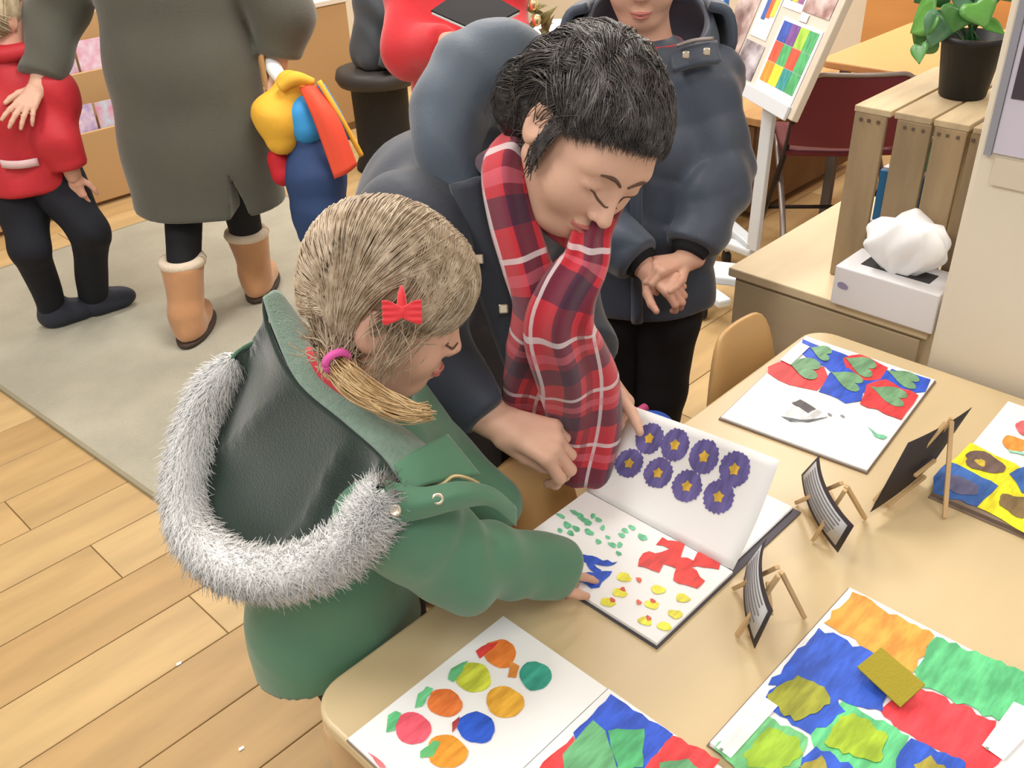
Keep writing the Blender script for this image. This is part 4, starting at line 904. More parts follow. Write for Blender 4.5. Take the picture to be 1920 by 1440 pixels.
loft('hood_edge', [rim_s*.90+nk_s*.10-cav*.001, rim_s*.95+nk_s*.05-cav*.006, rim_s-cav*.002], 60, 6, m_green, girl, .003)
# fur trim
m_fur = mat('white_fur', (255, 254, 252), .95, spec=.05)
m_fur_core = mat('white_fur_core', (255, 254, 252), .95, spec=.05); rimf = crom(rim[1:], 160); Tn = np.gradient(rimf, axis=0); Tn /= np.linalg.norm(Tn, axis=1)[:, None]
fr_ = (.019+.005*np.sin(np.linspace(0, math.pi, 160)))*np.clip(np.minimum(np.arange(160), 159-np.arange(160))/14, .15, 1)**.5; tube('fur_core', rimf, [.003, .026, .029, .030, .029, .027, .003], m_fur_core, girl, n=90, seg=12)
N = 30000; ii = RNG.integers(0, 160, N); ph = RNG.uniform(0, 2*math.pi, N); T = Tn[ii]; x_ = np.cross(T, [0, 0, 1.]); x_ /= np.linalg.norm(x_, axis=1)[:, None]; y_ = np.cross(T, x_)
rad = (x_*np.cos(ph)[:, None]+y_*np.sin(ph)[:, None]); L = RNG.uniform(.007, .017, N)[:, None]; jit = RNG.normal(size=(N, 3))*.40+T*.9+np.array([0, 0, -.35])
p0 = rimf[ii]+rad*(fr_[ii]*1.0)[:, None]+T*RNG.uniform(-.003, .003, N)[:, None]; p1 = p0+rad*L*.6+jit*L*.25; p2 = p1+rad*L*.35+jit*L*.55
fur = strands('fur_trim', np.stack([p0, p1, p2], 1), .0008, .0002, m_fur, girl)
fn_ = np.repeat(rad+T*.15, 9, 0); fn_ /= np.linalg.norm(fn_, axis=1)[:, None]; fur.data.normals_split_custom_set_from_vertices([tuple(v) for v in fn_])
# red school jumper showing at the neck
tube('jumper_collar', [t_(572, 668, 1.225), t_(618, 712, 1.20), t_(668, 735, 1.175), t_(700, 752, 1.165)], [.016, .018, .016, .010], mat('red_jumper', (190, 52, 62), .8, sheen=.3), girl, n=16, seg=10)
m_navytr = mat('navy_trousers', (34, 36, 46), .8)
for s_ in (-.055, .06):
    lg = [G(-.27, 1.03+s_, .47), G(-.235, 1.03+s_, .26), G(-.24, 1.03+s_, .075)]
    sdfobj('trouser_leg', lambda P: smax(chain(P, lg, [.085, .062, .05], .02)+wob(P, 40, .003), -plane(P, (0, 0, .06), (0, 0, 1)), .004), *bounds(lg, .10), .009, m_navytr, girl)
    sp = G(-.21, 1.03+s_, .03); sdfobj('shoe', lambda P: smax(ell(P, sp, (.095, .042, .045), np.stack([UD, VD, [0, 0, 1]], 1)), -plane(P, (0, 0, .002), (0, 0, 1)), .003), *bounds([sp], .12), .007, mat('black_shoe', (28, 28, 30), .4), girl)
# hair: cap, strands, fringe, pigtail
m_hairg = mat('light_brown_hair', (156, 135, 110), .4, rgb2=(202, 184, 160), vscale=60, spec=.5, stretch=(1, 1, 1)); m_hairg2 = mat('hair_cap_brown', (134, 112, 88), .6)
def hg_cap(P):
    q = HG.loc(P); d = ell(q, (-.012, 0, .047), (.105, .084, .092)); d = smin(d, ell(q, (-.045, 0, .0), (.062, .074, .072)), .03)
    d = smin(d, ell(q, (.050, 0, .058), (.046, .064, .046)), .03)
    face = smax(q[:, 2]-.034-.25*(q[:, 0]-.10)*0, -(q[:, 0]-.028), .012)      # keep only above brow or behind temples
    cut = np.minimum(np.maximum(q[:, 2]-.030, -(q[:, 0]-.024)), 1)
    # remove region: front (x>.024) and below z<.03
    rem = np.minimum(q[:, 0]-.026, .030-q[:, 2]); 
    d = smax(d, rem, .012)
    ear = np.minimum(np.minimum(q[:, 0]+.030, .028-q[:, 2]), np.abs(q[:, 1])-.055); d = smax(d, ear, .010)
    nape = -.075-q[:, 2]; d = smax(d, nape, .01)
    return d*HG.k
sdfobj('hair', hg_cap, *bounds([HG.O], .17), .004, m_hairg2, girl)
def hg_full(P):
    q = HG.loc(P); d = ell(q, (-.012, 0, .047), (.106, .085, .093)); d = smin(d, ell(q, (-.045, 0, .0), (.063, .075, .073)), .03); d = smin(d, ell(q, (.050, 0, .057), (.047, .065, .047)), .03); return d*HG.k
tie = Q(632, 678, 1.125)
def sweep(starts, ends, mid_up, n=16, waves=.0025, iso=.001, fn=None, bow=None):
    A = np.array(starts); B = np.array(ends); s = np.linspace(0, 1, n)[None, :, None]
    P = A[:, None]*(1-s)+B[:, None]*s
    if bow is not None: P = P+np.sin(math.pi*s)*bow[:, None]
    P = P+RNG.normal(size=(len(A), 1, 3))*waves*np.sin(math.pi*s)
    sh = P.reshape(-1, 3); k = project(fn, sh, 0, 6).reshape(P.shape)
    off = RNG.uniform(-.002, .004, (len(A), 1, 1)); ctr = HG.w(-.02, 0, .03) if fn is hg_full else HW.w(-.02, 0, .03)
    rdir = k-ctr; rdir /= np.linalg.norm(rdir, axis=2, keepdims=True)
    wv = np.sin(s*RNG.uniform(5, 12, (len(A), 1, 1))+RNG.uniform(0, 6, (len(A), 1, 1)))*waves
    return k+rdir*(off+wv)
def clump(P, n, k):
    """gather strands into locks; returns paths and the lock index of each strand"""
    C = P[:n]; idx = np.concatenate([np.argmin(((P[i:i+500, None, 4]-C[None, :, 4])**2).sum(-1), 1) for i in range(0, len(P), 500)])
    s = np.linspace(0, 1, P.shape[1])[None, :, None]; w = k*np.clip(s*3, 0, 1)
    return P*(1-w)+C[idx]*w, idx
def lp(fx, ly, uz): return HG.w(fx, ly, uz)
n1 = 3600; a = RNG.uniform(-.55, 1.0, n1); st_ = np.array([lp(.09*math.cos(1.35*(v+.0))*1.0-.02, .012, .16*math.sin(max(.05, 1.35*(1-abs(v)))) ) for v in a])
st_ = np.array([lp(-.016+.11*math.sin(v*1.25), .018+RNG.normal()*.003, .05+.097*math.cos(v*1.25)) for v in RNG.uniform(-2.1, .75, n1)])
en_ = tie+RNG.normal(size=(n1, 3))*.008
hair_p = sweep(st_, en_, 0, 18, .004, fn=hg_full, bow=np.tile(HG.w(-.035, -.10, .04)-HG.O, (n1, 1))*1.0)
hair_p, _ = clump(hair_p, 170, .45); strands('hair_strands', hair_p, .0010, .0006, m_hairg, girl)
# strands on the far side
n2 = 900; st2 = np.array([lp(-.016+.11*math.sin(v*1.25), .020, .05+.097*math.cos(v*1.25)) for v in RNG.uniform(-1.75, .75, n2)]); en2 = np.array([lp(-.06+RNG.normal()*.02, .085, -.05) for _ in range(n2)])
strands('hair_strands', sweep(st2, en2, 0, 14, .004, fn=hg_full, bow=np.tile(HG.w(-.02, .10, .04)-HG.O, (n2, 1))), .0010, .0006, m_hairg, girl)
# fringe falling over the forehead and temple
n3 = 1400; v3 = RNG.uniform(.15, .8, n3); st3 = np.array([lp(-.016+.11*math.sin(v*1.25), .012, .05+.097*math.cos(v*1.25)) for v in v3])
en3 = np.array([lp(.112-.075*max(0, w)**1.6+RNG.normal()*.004, .03-.105*w, .022-.030*w+RNG.normal()*.006) for w in RNG.uniform(-.3, 1, n3)])
fr = sweep(st3, en3, 0, 14, .003, fn=hg_full, bow=np.tile(HG.w(.05, -.02, .05)-HG.O, (n3, 1))*.8); fr, _ = clump(fr, 70, .45); strands('fringe', fr, .0010, .0005, m_hairg, girl)
nt_ = 1300; stt = np.array([lp(-.012+.105*math.sin(v*1.25), .012, .047+.092*math.cos(v*1.25)) for v in RNG.uniform(.1, .85, nt_)])
ent = np.array([lp(.055-.085*w+RNG.normal()*.004, -.085, .010-.05*w+RNG.normal()*.006) for w in RNG.uniform(0, 1, nt_)])
strands('side_hair', sweep(stt, ent, 0, 16, .003, fn=hg_full, bow=np.tile(HG.w(.03, -.09, .05)-HG.O, (nt_, 1))*.8), .0010, .0005, m_hairg, girl)
# flyaway wisps over the cheek and ear
n4 = 70; st4 = np.array([lp(.03+RNG.normal()*.02, -.085, .03+RNG.normal()*.01) for _ in range(n4)]); en4 = np.array([Q(700+RNG.normal()*25, 715+RNG.normal()*18, 1.10+RNG.normal()*.008) for _ in range(n4)])
s = np.linspace(0, 1, 10)[None, :, None]; ws = st4[:, None]*(1-s)+en4[:, None]*s+np.sin(math.pi*s)*(RNG.normal(size=(n4, 1, 3))*.008+(unit(CAMP-HG.O)*.010)); strands('hair_wisps', ws, .0007, .0003, m_hairg, girl)
# loose pigtail from the tie down over the shoulder
n5 = 1100; e5 = np.array([Q(792+RNG.normal()*12, 774+RNG.normal()*9, 1.08+RNG.normal()*.006) for _ in range(n5)]); s = np.linspace(0, 1, 16)[None, :, None]
cpt = Q(672, 745, 1.085); A5 = tie+RNG.normal(size=(n5, 3))*.007; C5 = cpt+RNG.normal(size=(n5, 3))*.013; D5 = Q(735, 772, 1.08)+RNG.normal(size=(n5, 3))*.012
pt5 = A5[:, None]*(1-s)**3+3*C5[:, None]*s*(1-s)**2+3*D5[:, None]*s*s*(1-s)+e5[:, None]*s**3; pt5, _ = clump(pt5, 40, .5); strands('pigtail', pt5, .0010, .0005, mat('honey_hair', (176, 142, 98), .42, rgb2=(216, 186, 138), vscale=50, spec=.5), girl)
n6 = 600; A6 = np.array([lp(-.045+RNG.normal()*.02, -.075, -.02+RNG.normal()*.02) for _ in range(n6)]); s = np.linspace(0, 1, 10)[None, :, None]; B6 = tie+RNG.normal(size=(n6, 3))*.008
strands('braid', A6[:, None]*(1-s)+B6[:, None]*s+np.sin(s*9)*RNG.normal(size=(n6, 1, 3))*.0018, .0011, .0010, m_hairg, girl)
# hair tie and bow clip
tz = unit(Q(672, 745, 1.085)-tie); m_pink = mat('pink_band', (224, 92, 170), .6)
xx = unit(np.cross(tz, [0, 0, 1])); yy = np.cross(tz, xx); tube('hair_tie', [tie+(xx*math.cos(a)+yy*math.sin(a))*.014+unit(CAMP-tie)*.015 for a in np.linspace(0, 2*math.pi, 14)], .0048, m_pink, girl, n=28, seg=8)
m_bow = mat('red_velvet_bow', (214, 38, 48), .55, sheen=.5); bc_ = Q(754, 586, 1.045); cl = thing('hair_clip', 'red bow hair clip fixed in the light brown hair', 'hair clip', tuple(bc_))
bn = unit(CAMP-bc_); bx_ = unit(RC@np.array([1, .02, 0])); bx_ = unit(bx_-bn*(bx_@bn)); by_ = np.cross(bn, bx_)
def bow_f(P):
    q = np.stack([(P-bc_.astype(np.float32))@v.astype(np.float32) for v in (bx_, by_, bn)], 1); ax = np.abs(q[:, 0])
    w_ = .004+.0080*np.clip(ax/.016, 0, 1)**.8
    d = np.maximum(np.maximum(np.abs(q[:, 1])-w_, np.abs(q[:, 2]-.002)-.0055), ax-.0200)
    d = d-.0015+.0012*np.sin(q[:, 1]*900)*np.clip(ax/.02, 0, 1)*.5
    d = smin(d, ell(q, (0, 0, .003), (.005, .0062, .0065)), .002); return d*.7
sdfobj('bow', bow_f, *bounds([bc_], .036), .0011, m_bow, cl)
tube('clip', [bc_+by_*.004, bc_+by_*.02-bn*.001, bc_+by_*.029-bn*.005], [.0062, .0045, .0018], m_bow, cl, n=10, seg=8)
# ------------------------------------------------------------------ WOMAN IN NAVY COAT
wf = (-.38, -.76, -.53); wu = (.14, -.62, .77)
E0 = Q(1012, 240, 1.25); _l = unit(np.cross(wu, wf))
HW = Head(E0+_l*.080*1.03, wf, wu, 1.03)
wom = thing('person', 'woman in navy coat and red plaid scarf bending over the open sketchbook', 'person', (1.0, 1.38, 0))
w_neck = np.array([.965, .985, 1.045]); w_chest = np.array([.985, 1.10, .93]); w_waist = np.array([1.03, 1.21, .75]); w_hip = np.array([1.08, 1.33, .55])
w_rs = np.array([.835, 1.03, .99]); w_re = Q(775, 640, 1.50); w_rw = Q(932, 788, 1.46); w_ls = Q(1050, 350, 1.62); w_le = Q(1055, 590, 1.74); w_lw = Q(1120, 690, 1.62)
kn_d = unit(Q(1040, 835, 1.445)-w_rw)
wr_f, wr_p, wr_fg = hand(w_rw+kn_d*.004, kn_d, unit(CAMP-w_rw)*.55+np.array([0, 0, .7]), 1, 1.05, curls=((.85, .9, .5), (.85, .95, .5), (.9, 1.0, .5), (.95, 1.0, .5)), spread=.16, tdir=unit(np.array(kn_d)*.6+np.array([0, 0, -.6])+RC@np.array([0, .3, 0])))
ld = unit(Q(1192, 778, 1.565)-w_lw)
wl_f, wl_p, wl_fg = hand(w_lw+ld*.0, ld, RC@np.array([.8, .45, .25]), 1, .95, curls=((.05, .15, .1), (.9, 1.0, .6), (1.0, 1.1, .6), (1.1, 1.1, .6)), spread=.10)
def w_body(P):
    d = HW.sdf(P); d = smin(d, rc(P, HW.w(-.02, 0, -.03), w_neck, .052, .056), .02)
    d = smin(d, chain(P, [w_neck, w_chest, w_waist, w_hip], [.05, .10, .11, .12], .04), .03)
    for C, r in (([w_neck, w_rs, w_re, w_rw], [.05, .055, .042, .028]), ([w_neck, w_ls, w_le, w_lw], [.05, .055, .042, .028])): d = smin(d, chain(P, C, r, .02), .02)
    for sx in (-.11, .11):
        d = smin(d, chain(P, [w_hip+[sx, 0, -.03], np.array([1.04+sx*1.4, 1.10, .40]), np.array([1.08+sx*1.3, 1.40, .09])], [.09, .06, .045], .02), .03)
    return d
wb1 = sdf(w_body, *bounds([HW.O, w_hip, w_re, w_lw, w_le, (1, 1.4, .06), (1.2, 1.0, .4), (.8, 1.0, .4)], .16), .0058)
wb2 = sdf(HW.sdf, *bounds([HW.O], .15), .0032)
wb3 = sdf(lambda P: smin(wr_f(P), rc(P, w_re, w_rw, .042, .027), .012), *bounds(wr_p+[w_rw-kn_d*.03], .035), .0022)
wb4 = sdf(lambda P: smin(wl_f(P), rc(P, w_le, w_lw, .042, .026), .012), *bounds(wl_p+[w_lw-ld*.03], .035), .0022)
joinmesh('body', [wb1, wb2, wb3, wb4], m_skin_w, wom); HW.lips(wom); HW.lashes(wom, m_brow, HW.sdf); HW.brows(wom, mat('dark_brow', (92, 68, 56), .8), HW.sdf, .0030)
nails(wr_fg[:4], unit(CAMP-w_rw), m_nail_, wom, .98)
# coat
m_navy = mat('navy_coat', (52, 58, 70), .62, var=.10, vscale=4, bump=.15, bscale=200, sheen=.25); m_navyl = mat('black_lining', (22, 22, 25), .8)
fd = unit(np.array([-.35, -.94, 0])); rt = np.array([fd[1], -fd[0], 0])
front_p = np.array([.955, .93, .96])
def w_torso(P): return chain(P, [w_neck+[0, .03, -.02], w_chest+[0, .02, 0], w_waist, w_hip, w_hip+[0, .04, -.2]], [.10, .160, .172, .18, .19], .06)
def w_coat(P):
    d = w_torso(P)
    s1 = chain(P, [w_rs+[.06, .02, 0], w_rs, w_re, Q(905, 766, 1.465)], [.09, .092, .072, .050], .03); s1 = smax(s1, plane(P, Q(922, 780, 1.462), unit(w_rw-w_re)), .008)
    s2 = chain(P, [w_ls+[-.06, .02, 0], w_ls, w_le, w_lw], [.09, .09, .07, .048], .03); s2 = smax(s2, plane(P, w_lw+ld*-.035, unit(w_lw-w_le)), .008)
    d = smin(smin(d, s1, .03), s2, .03)+wob(P, 30, .004, 1)+wob(P, 55, .002, 2)
    # open front: carve the wedge where the scarf hangs
    q = P-front_p.astype(np.float32); fr = q@fd.astype(np.float32); sd_ = q@rt.astype(np.float32)
    op = np.minimum(fr+.02, .085-np.abs(sd_-.0)); op = np.minimum(op, 1.02-P[:, 2])
    return smax(d, op, .012)
sdfobj('coat', w_coat, *bounds([w_rs, w_ls, w_hip+[0, 0, -.25], w_neck, w_re, w_lw, w_le], .24), .0075, m_navy, wom)
sdfobj('jumper', lambda P: smax(chain(P, [w_neck+[0, .0, -.01], w_chest, w_waist, w_hip], [.075, .125, .145, .16], .05), -plane(P, (0, 0, .5), (0, 0, 1)), .01), *bounds([w_neck, w_hip, w_chest], .2), .01, m_navyl, wom)
# coat front edge (placket) with snaps
pk0 = [Q(868, 340, 1.36), Q(905, 450, 1.375), Q(945, 570, 1.40), Q(975, 690, 1.44)]; pk1 = [Q(905, 330, 1.365), Q(940, 440, 1.38), Q(965, 560, 1.405), Q(985, 690, 1.45)]; pk2 = [Q(930, 345, 1.40), Q(962, 450, 1.42), Q(980, 560, 1.45), Q(995, 690, 1.49)]
pkm = [Q(845, 345, 1.385), Q(870, 450, 1.40), Q(905, 570, 1.43), Q(950, 690, 1.47)]
plk = loft('coat_front', [pkm, pk0, pk1, pk2], 24, 14, m_navy, wom, .008)
for px, tt2 in (((898, 486), 1.372), ((944, 579), 1.392)):
    c = Q(*px, tt2); n_ = unit(CAMP-c); bar('snap', c, c+n_*.004, .014, .014, m_snap, plk, bv=.004)
# hood behind the neck
hd = [Q(868, 350, 1.42), Q(845, 275, 1.44), Q(848, 205, 1.46), Q(882, 150, 1.48), Q(945, 125, 1.50), Q(1020, 140, 1.52)]
def w_hood(P):
    d = chain(P, hd, [.030, .042, .052, .060, .056, .04], .04); d = smin(d, chain(P, [Q(838, 330, 1.47), Q(850, 235, 1.50), Q(900, 165, 1.53)], [.03, .045, .05], .04), .03)
    inn = chain(P, [HW.w(-.03, 0, .03), HW.w(-.06, 0, -.06)], [.115, .10], .03); d = smax(d, -inn, .02)
    return d+wob(P, 34, .004, 2)+wob(P, 70, .0016, .5)
m_hood = mat('navy_hood_lit', (78, 90, 104), .6, var=.06, vscale=6, bump=.12, bscale=200, sheen=.3)  # the coat's navy, with light on the hood painted in as a paler colour
sdfobj('hood', w_hood, *bounds(hd, .14), .006, m_hood, wom)
# trousers and shoes (crouching legs behind the chair)
for sx in (-.11, .11):
    C = [w_hip+[sx, 0, -.03], np.array([1.04+sx*1.4, 1.10, .40]), np.array([1.08+sx*1.3, 1.40, .10])]
    sdfobj('trouser_leg', lambda P: smax(chain(P, C, [.105, .075, .055], .02)+wob(P, 35, .003), -plane(P, (0, 0, .05), (0, 0, 1)), .005), *bounds(C, .13), .011, mat('black_trousers', (26, 26, 30), .85), wom)
    sp = np.array([1.08+sx*1.3, 1.34, .035]); sdfobj('shoe', lambda P: smax(ell(P, sp, (.045, .12, .05)), -plane(P, (0, 0, .002), (0, 0, 1)), .004), *bounds([sp], .14), .008, mat('black_shoe', (28, 28, 30), .4), wom)
# hair: dark curly, tied back
m_dark = mat('dark_curls', (44, 40, 38), .34, rgb2=(92, 86, 84), vscale=50, spec=.6); m_darkcap = mat('dark_hair_cap', (34, 31, 30), .6, bump=.8, bscale=90, bdist=.01)
def hw_shape(q, o=0):
    d = ell(q, (-.014, 0, .036), (.101+o, .080+o, .080+o)); d = smin(d, ell(q, (-.046, .0, .018), (.074+o, .076+o, .074+o)), .04)
    d = smin(d, ell(q, (-.080, -.02, -.035), (.055+o, .068+o, .062+o)), .04); return d
def hw_cap(P):
    q = HW.loc(P); d = hw_shape(q); rem = np.minimum(q[:, 0]-.030, .084-.25*np.clip(.0-q[:, 0]+.06, 0, .1)-q[:, 2]); d = smax(d, rem, .016)
    ear = np.minimum(np.minimum(q[:, 0]+.020, .018-q[:, 2]), np.abs(q[:, 1])-.055); d = smax(d, ear, .010)
    return (d+.004*np.sin(90*q[:, 0]+3*np.sin(50*q[:, 2]))*np.sin(80*q[:, 1]))*HW.k
sdfobj('hair', hw_cap, *bounds([HW.O, HW.w(-.1, 0, 0)], .17), .0045, m_darkcap, wom)
def hw_full(P): return hw_shape(HW.loc(P), .002)*HW.k
def hl(a, b, c): return HW.w(a, b, c)
nW = 7000; yy_ = RNG.uniform(-1, 1, nW); stW = np.array([hl(.094-.055*abs(v)**1.5-.012*RNG.random(), .080*v, .072-.040*abs(v)**1.8+RNG.normal()*.006) for v in yy_])
half = nW//2
for i in range(half):
    th = RNG.uniform(-1.3, 1.3); ph_ = RNG.uniform(-.9, 1.1); stW[i] = hl(-.014+.10*math.cos(th)*math.sin(ph_), .08*math.sin(th), .036+.08*math.cos(th)*math.cos(ph_))
enW = np.array([hl(-.105+RNG.normal()*.025, .0+RNG.normal()*.04, -.02+RNG.normal()*.035) for _ in range(nW)])
pw_ = sweep(stW, enW, 0, 26, .006, fn=hw_full, bow=np.tile(HW.w(-.01, 0, .07)-HW.O, (nW, 1))*.8)
mixo = RNG.permutation(nW); pw_ = pw_[mixo]; pw_, cid_ = clump(pw_, 230, .72)
s = np.linspace(0, 1, 26)[None, :, None]; frq = RNG.uniform(12, 22, (230, 1, 1))[cid_]; phs = RNG.uniform(0, 6.28, (230, 1, 1))[cid_]+RNG.normal(size=(nW, 1, 1))*.25; amp = RNG.uniform(.002, .007, (230, 1, 1))[cid_]*np.clip(s*1.8, 0.05, 1)
rad_ = pw_-HW.w(-.03, 0, .02); rad_ /= np.linalg.norm(rad_, axis=2, keepdims=True); tg = np.gradient(pw_, axis=1); tg /= np.linalg.norm(tg, axis=2, keepdims=True)+1e-9; bi = np.cross(rad_, tg)
pw_ = pw_+amp*(np.sin(frq*s+phs)*rad_+np.cos(frq*s+phs)*bi)+rad_*.002
strands('curls', pw_, .0010, .0006, m_dark, wom, .15)
# looser frizz
nf = 24; a0_ = stW[RNG.integers(0, half, nf)]; out = a0_-HW.w(-.02, 0, .03); out /= np.linalg.norm(out, axis=1, keepdims=True); s = np.linspace(0, 1, 9)[None, :, None]
fz = a0_[:, None]+out[:, None]*.014*np.sin(math.pi*s*.8)+(-HW.f)*.05*s+RNG.normal(size=(nf, 1, 3))*.012*s+RNG.normal(size=(nf, 1, 3))*.004*np.sin(s*9)
# side lock in front of the ear
nl = 160; A_ = np.array([hl(.020+RNG.normal()*.006, -.080, .025+RNG.normal()*.01) for _ in range(nl)]); B_ = np.array([hl(.022+RNG.normal()*.006, -.078, -.030+RNG.normal()*.012) for _ in range(nl)]); s = np.linspace(0, 1, 9)[None, :, None]
strands('side_lock', A_[:, None]*(1-s)+B_[:, None]*s+np.sin(math.pi*s)*(-HW.l)*.006+np.sin(s*12+RNG.uniform(0, 6, (nl, 1, 1)))*.002, .0014, .0008, m_dark, wom)
# plaid scarf
def plaid():
    m = bpy.data.materials.new('red_plaid'); m.use_nodes = True; nt = m.node_tree; n = nt.nodes; L = nt.links; b = n['Principled BSDF']; b.inputs['Roughness'].default_value = .9; b.inputs['Sheen Weight'].default_value = .3
    uvn = n.new('ShaderNodeUVMap'); uvn.uv_map = 'UVMap'; sp = n.new('ShaderNodeSeparateXYZ'); L.new(uvn.outputs[0], sp.inputs[0])
    def band(sock, period, lo, hi, ph=0.0):
        a = n.new('ShaderNodeMath'); a.operation = 'MULTIPLY_ADD'; L.new(sock, a.inputs[0]); a.inputs[1].default_value = 1/period; a.inputs[2].default_value = ph
        f = n.new('ShaderNodeMath'); f.operation = 'FRACT'; L.new(a.outputs[0], f.inputs[0])
        g = n.new('ShaderNodeMath'); g.operation = 'GREATER_THAN'; L.new(f.outputs[0], g.inputs[0]); g.inputs[1].default_value = lo
        h = n.new('ShaderNodeMath'); h.operation = 'LESS_THAN'; L.new(f.outputs[0], h.inputs[0]); h.inputs[1].default_value = hi
        k = n.new('ShaderNodeMath'); k.operation = 'MULTIPLY'; L.new(g.outputs[0], k.inputs[0]); L.new(h.outputs[0], k.inputs[1]); return k.outputs[0]
    col = None
    def mixin(prev, fac, c, amt):
        x = n.new('ShaderNodeMix'); x.data_type = 'RGBA'; f = n.new('ShaderNodeMath'); f.operation = 'MULTIPLY'; L.new(fac, f.inputs[0]); f.inputs[1].default_value = amt
        L.new(f.outputs[0], x.inputs[0])
        if prev is None: x.inputs[6].default_value = (*lin((200, 40, 56)), 1)
        else: L.new(prev, x.inputs[6])
        x.inputs[7].default_value = (*lin(c), 1); return x.outputs[2]
    U, V = sp.outputs[0], sp.outputs[1]
    col = mixin(None, band(U, .11, .0, .30), (40, 28, 58), .72); col = mixin(col, band(V, .13, .0, .30), (40, 28, 58), .72)
    col = mixin(col, band(U, .11, .60, .66), (236, 222, 226), .75); col = mixin(col, band(V, .13, .60, .66), (236, 222, 226), .75)
    col = mixin(col, band(U, .11, .78, .90), (120, 16, 32), .6); col = mixin(col, band(V, .13, .78, .90), (230, 110, 130), .45)
    L.new(col, b.inputs['Base Color']); t = n.new('ShaderNodeTexNoise'); t.inputs['Scale'].default_value = 260; bp = n.new('ShaderNodeBump'); bp.inputs['Strength'].default_value = .4; bp.inputs['Distance'].default_value = .003; L.new(t.outputs[0], bp.inputs['Height']); L.new(bp.outputs[0], b.inputs['Normal'])
    return m
m_plaid = plaid()
def ribbon(name, ctr, wid, puff, parent, folds=3, nu=26, nl_=46, twist=0, ph=0):
    """draped cloth ribbon with lengthwise folds; ctr list of 3D points, wid widths (m), puff depth (m)"""
    C = crom(ctr, nl_); W_ = np.interp(np.linspace(0, 1, nl_), np.linspace(0, 1, len(wid)), wid); PF = np.interp(np.linspace(0, 1, nl_), np.linspace(0, 1, len(puff)), puff)
    T = np.gradient(C, axis=0); T /= np.linalg.norm(T, axis=1)[:, None]; V = []; UVs = []; ln = np.concatenate([[0], np.cumsum(np.linalg.norm(np.diff(C, axis=0), axis=1))])
    for i in range(nl_):
        nv = unit(CAMP-C[i]); x = unit(np.cross(T[i], nv)); nv = np.cross(x, T[i])
        for j in range(nu):
            a = j/(nu-1)*2-1; fold = .35*math.sin(folds*math.pi*a*.5+ph+1.2*math.sin(i*.12)); dep = PF[i]*(math.sqrt(max(0, 1-a*a))*1.0+fold*.5)
            V.append(C[i]+x*W_[i]/2*a+nv*dep); UVs.append((a*.5*W_[i]*1.25+ .03*math.sin(i*.1), ln[i]))
    F = [(i*nu+j, i*nu+j+1, (i+1)*nu+j+1, (i+1)*nu+j) for i in range(nl_-1) for j in range(nu-1)]
    o = pyd(name, V, F, m_plaid, parent, uv=UVs); q = o.modifiers.new('t', 'SOLIDIFY'); q.thickness = .006; q.offset = -1; return o
sf = wom
ribbon('scarf', [Q(1000, 255, 1.40), Q(955, 310, 1.335), Q(960, 400, 1.32), Q(985, 490, 1.325), Q(1010, 570, 1.345), Q(1003, 660, 1.41), Q(985, 745, 1.49), Q(985, 830, 1.56)], [.06, .075, .070, .070, .075, .09, .075, .06], [.02, .035, .03, .03, .03, .02, .015, .012], sf, 3)
ribbon('scarf', [Q(1145, 380, 1.34), Q(1112, 430, 1.30), Q(1098, 490, 1.305), Q(1062, 555, 1.30), Q(1050, 625, 1.325), Q(1085, 720, 1.42), Q(1098, 810, 1.51), Q(1088, 905, 1.57)], [.04, .055, .065, .085, .105, .125, .115, .09], [.02, .028, .03, .034, .03, .026, .02, .015], sf, 4, ph=1)
ribbon('scarf', [Q(920, 300, 1.40), Q(960, 330, 1.34), Q(1020, 395, 1.36), Q(1080, 440, 1.33)], [.05, .06, .05, .05], [.02, .02, .01, .02], sf, 2, nl_=24)
# ------------------------------------------------------------------ BOY IN PADDED COAT
m_pad = mat('slate_padded_coat', (66, 74, 88), .5, var=.08, vscale=5, bump=.12, bscale=160, sheen=.2); m_blacktr = mat('black_school_trousers', (24, 24, 28), .85); m_red = mat('red_sweatshirt', (206, 44, 52), .8, sheen=.3, bump=.2, bscale=300)
bfd = unit(np.array([-.80, -.60, 0])); bup = np.array([0, 0, 1.]); brt = np.cross(bfd, bup)      # his right
boy = thing('person', 'boy in dark padded coat over red jumper with clasped hands beside the dresser', 'person', (1.68, 1.22, 0))
HB = Head(Q(1205, -65, 2.12), unit(bfd+np.array([0, 0, -.22])), unit(bup+bfd*.22), .98, True)
bn_ = Q(1212, 95, 2.16); bcst = Q(1195, 260, 2.17); bwst = Q(1195, 420, 2.24); bhem = Q(1195, 575, 2.33)
brs = Q(1095, 150, 2.17); bls = Q(1318, 165, 2.15); ble = Q(1345, 345, 2.13); blw = Q(1285, 488, 2.07); bre = Q(1090, 380, 2.13); brw = Q(1215, 505, 2.05)
bl_d = unit(Q(1238, 500, 2.035)-blw); br_d = unit(Q(1245, 525, 2.03)-brw)
bl_f, bl_p, bl_fg = hand(blw, bl_d, RC@np.array([.1, .75, .65]), -1, .82, curls=(1.0, 1.1, 1.2, 1.2), spread=.05)
br_f, br_p, br_fg = hand(brw, br_d, RC@np.array([-.3, .6, .7]), 1, .82, curls=(.9, 1.0, 1.1, 1.2), spread=.06)
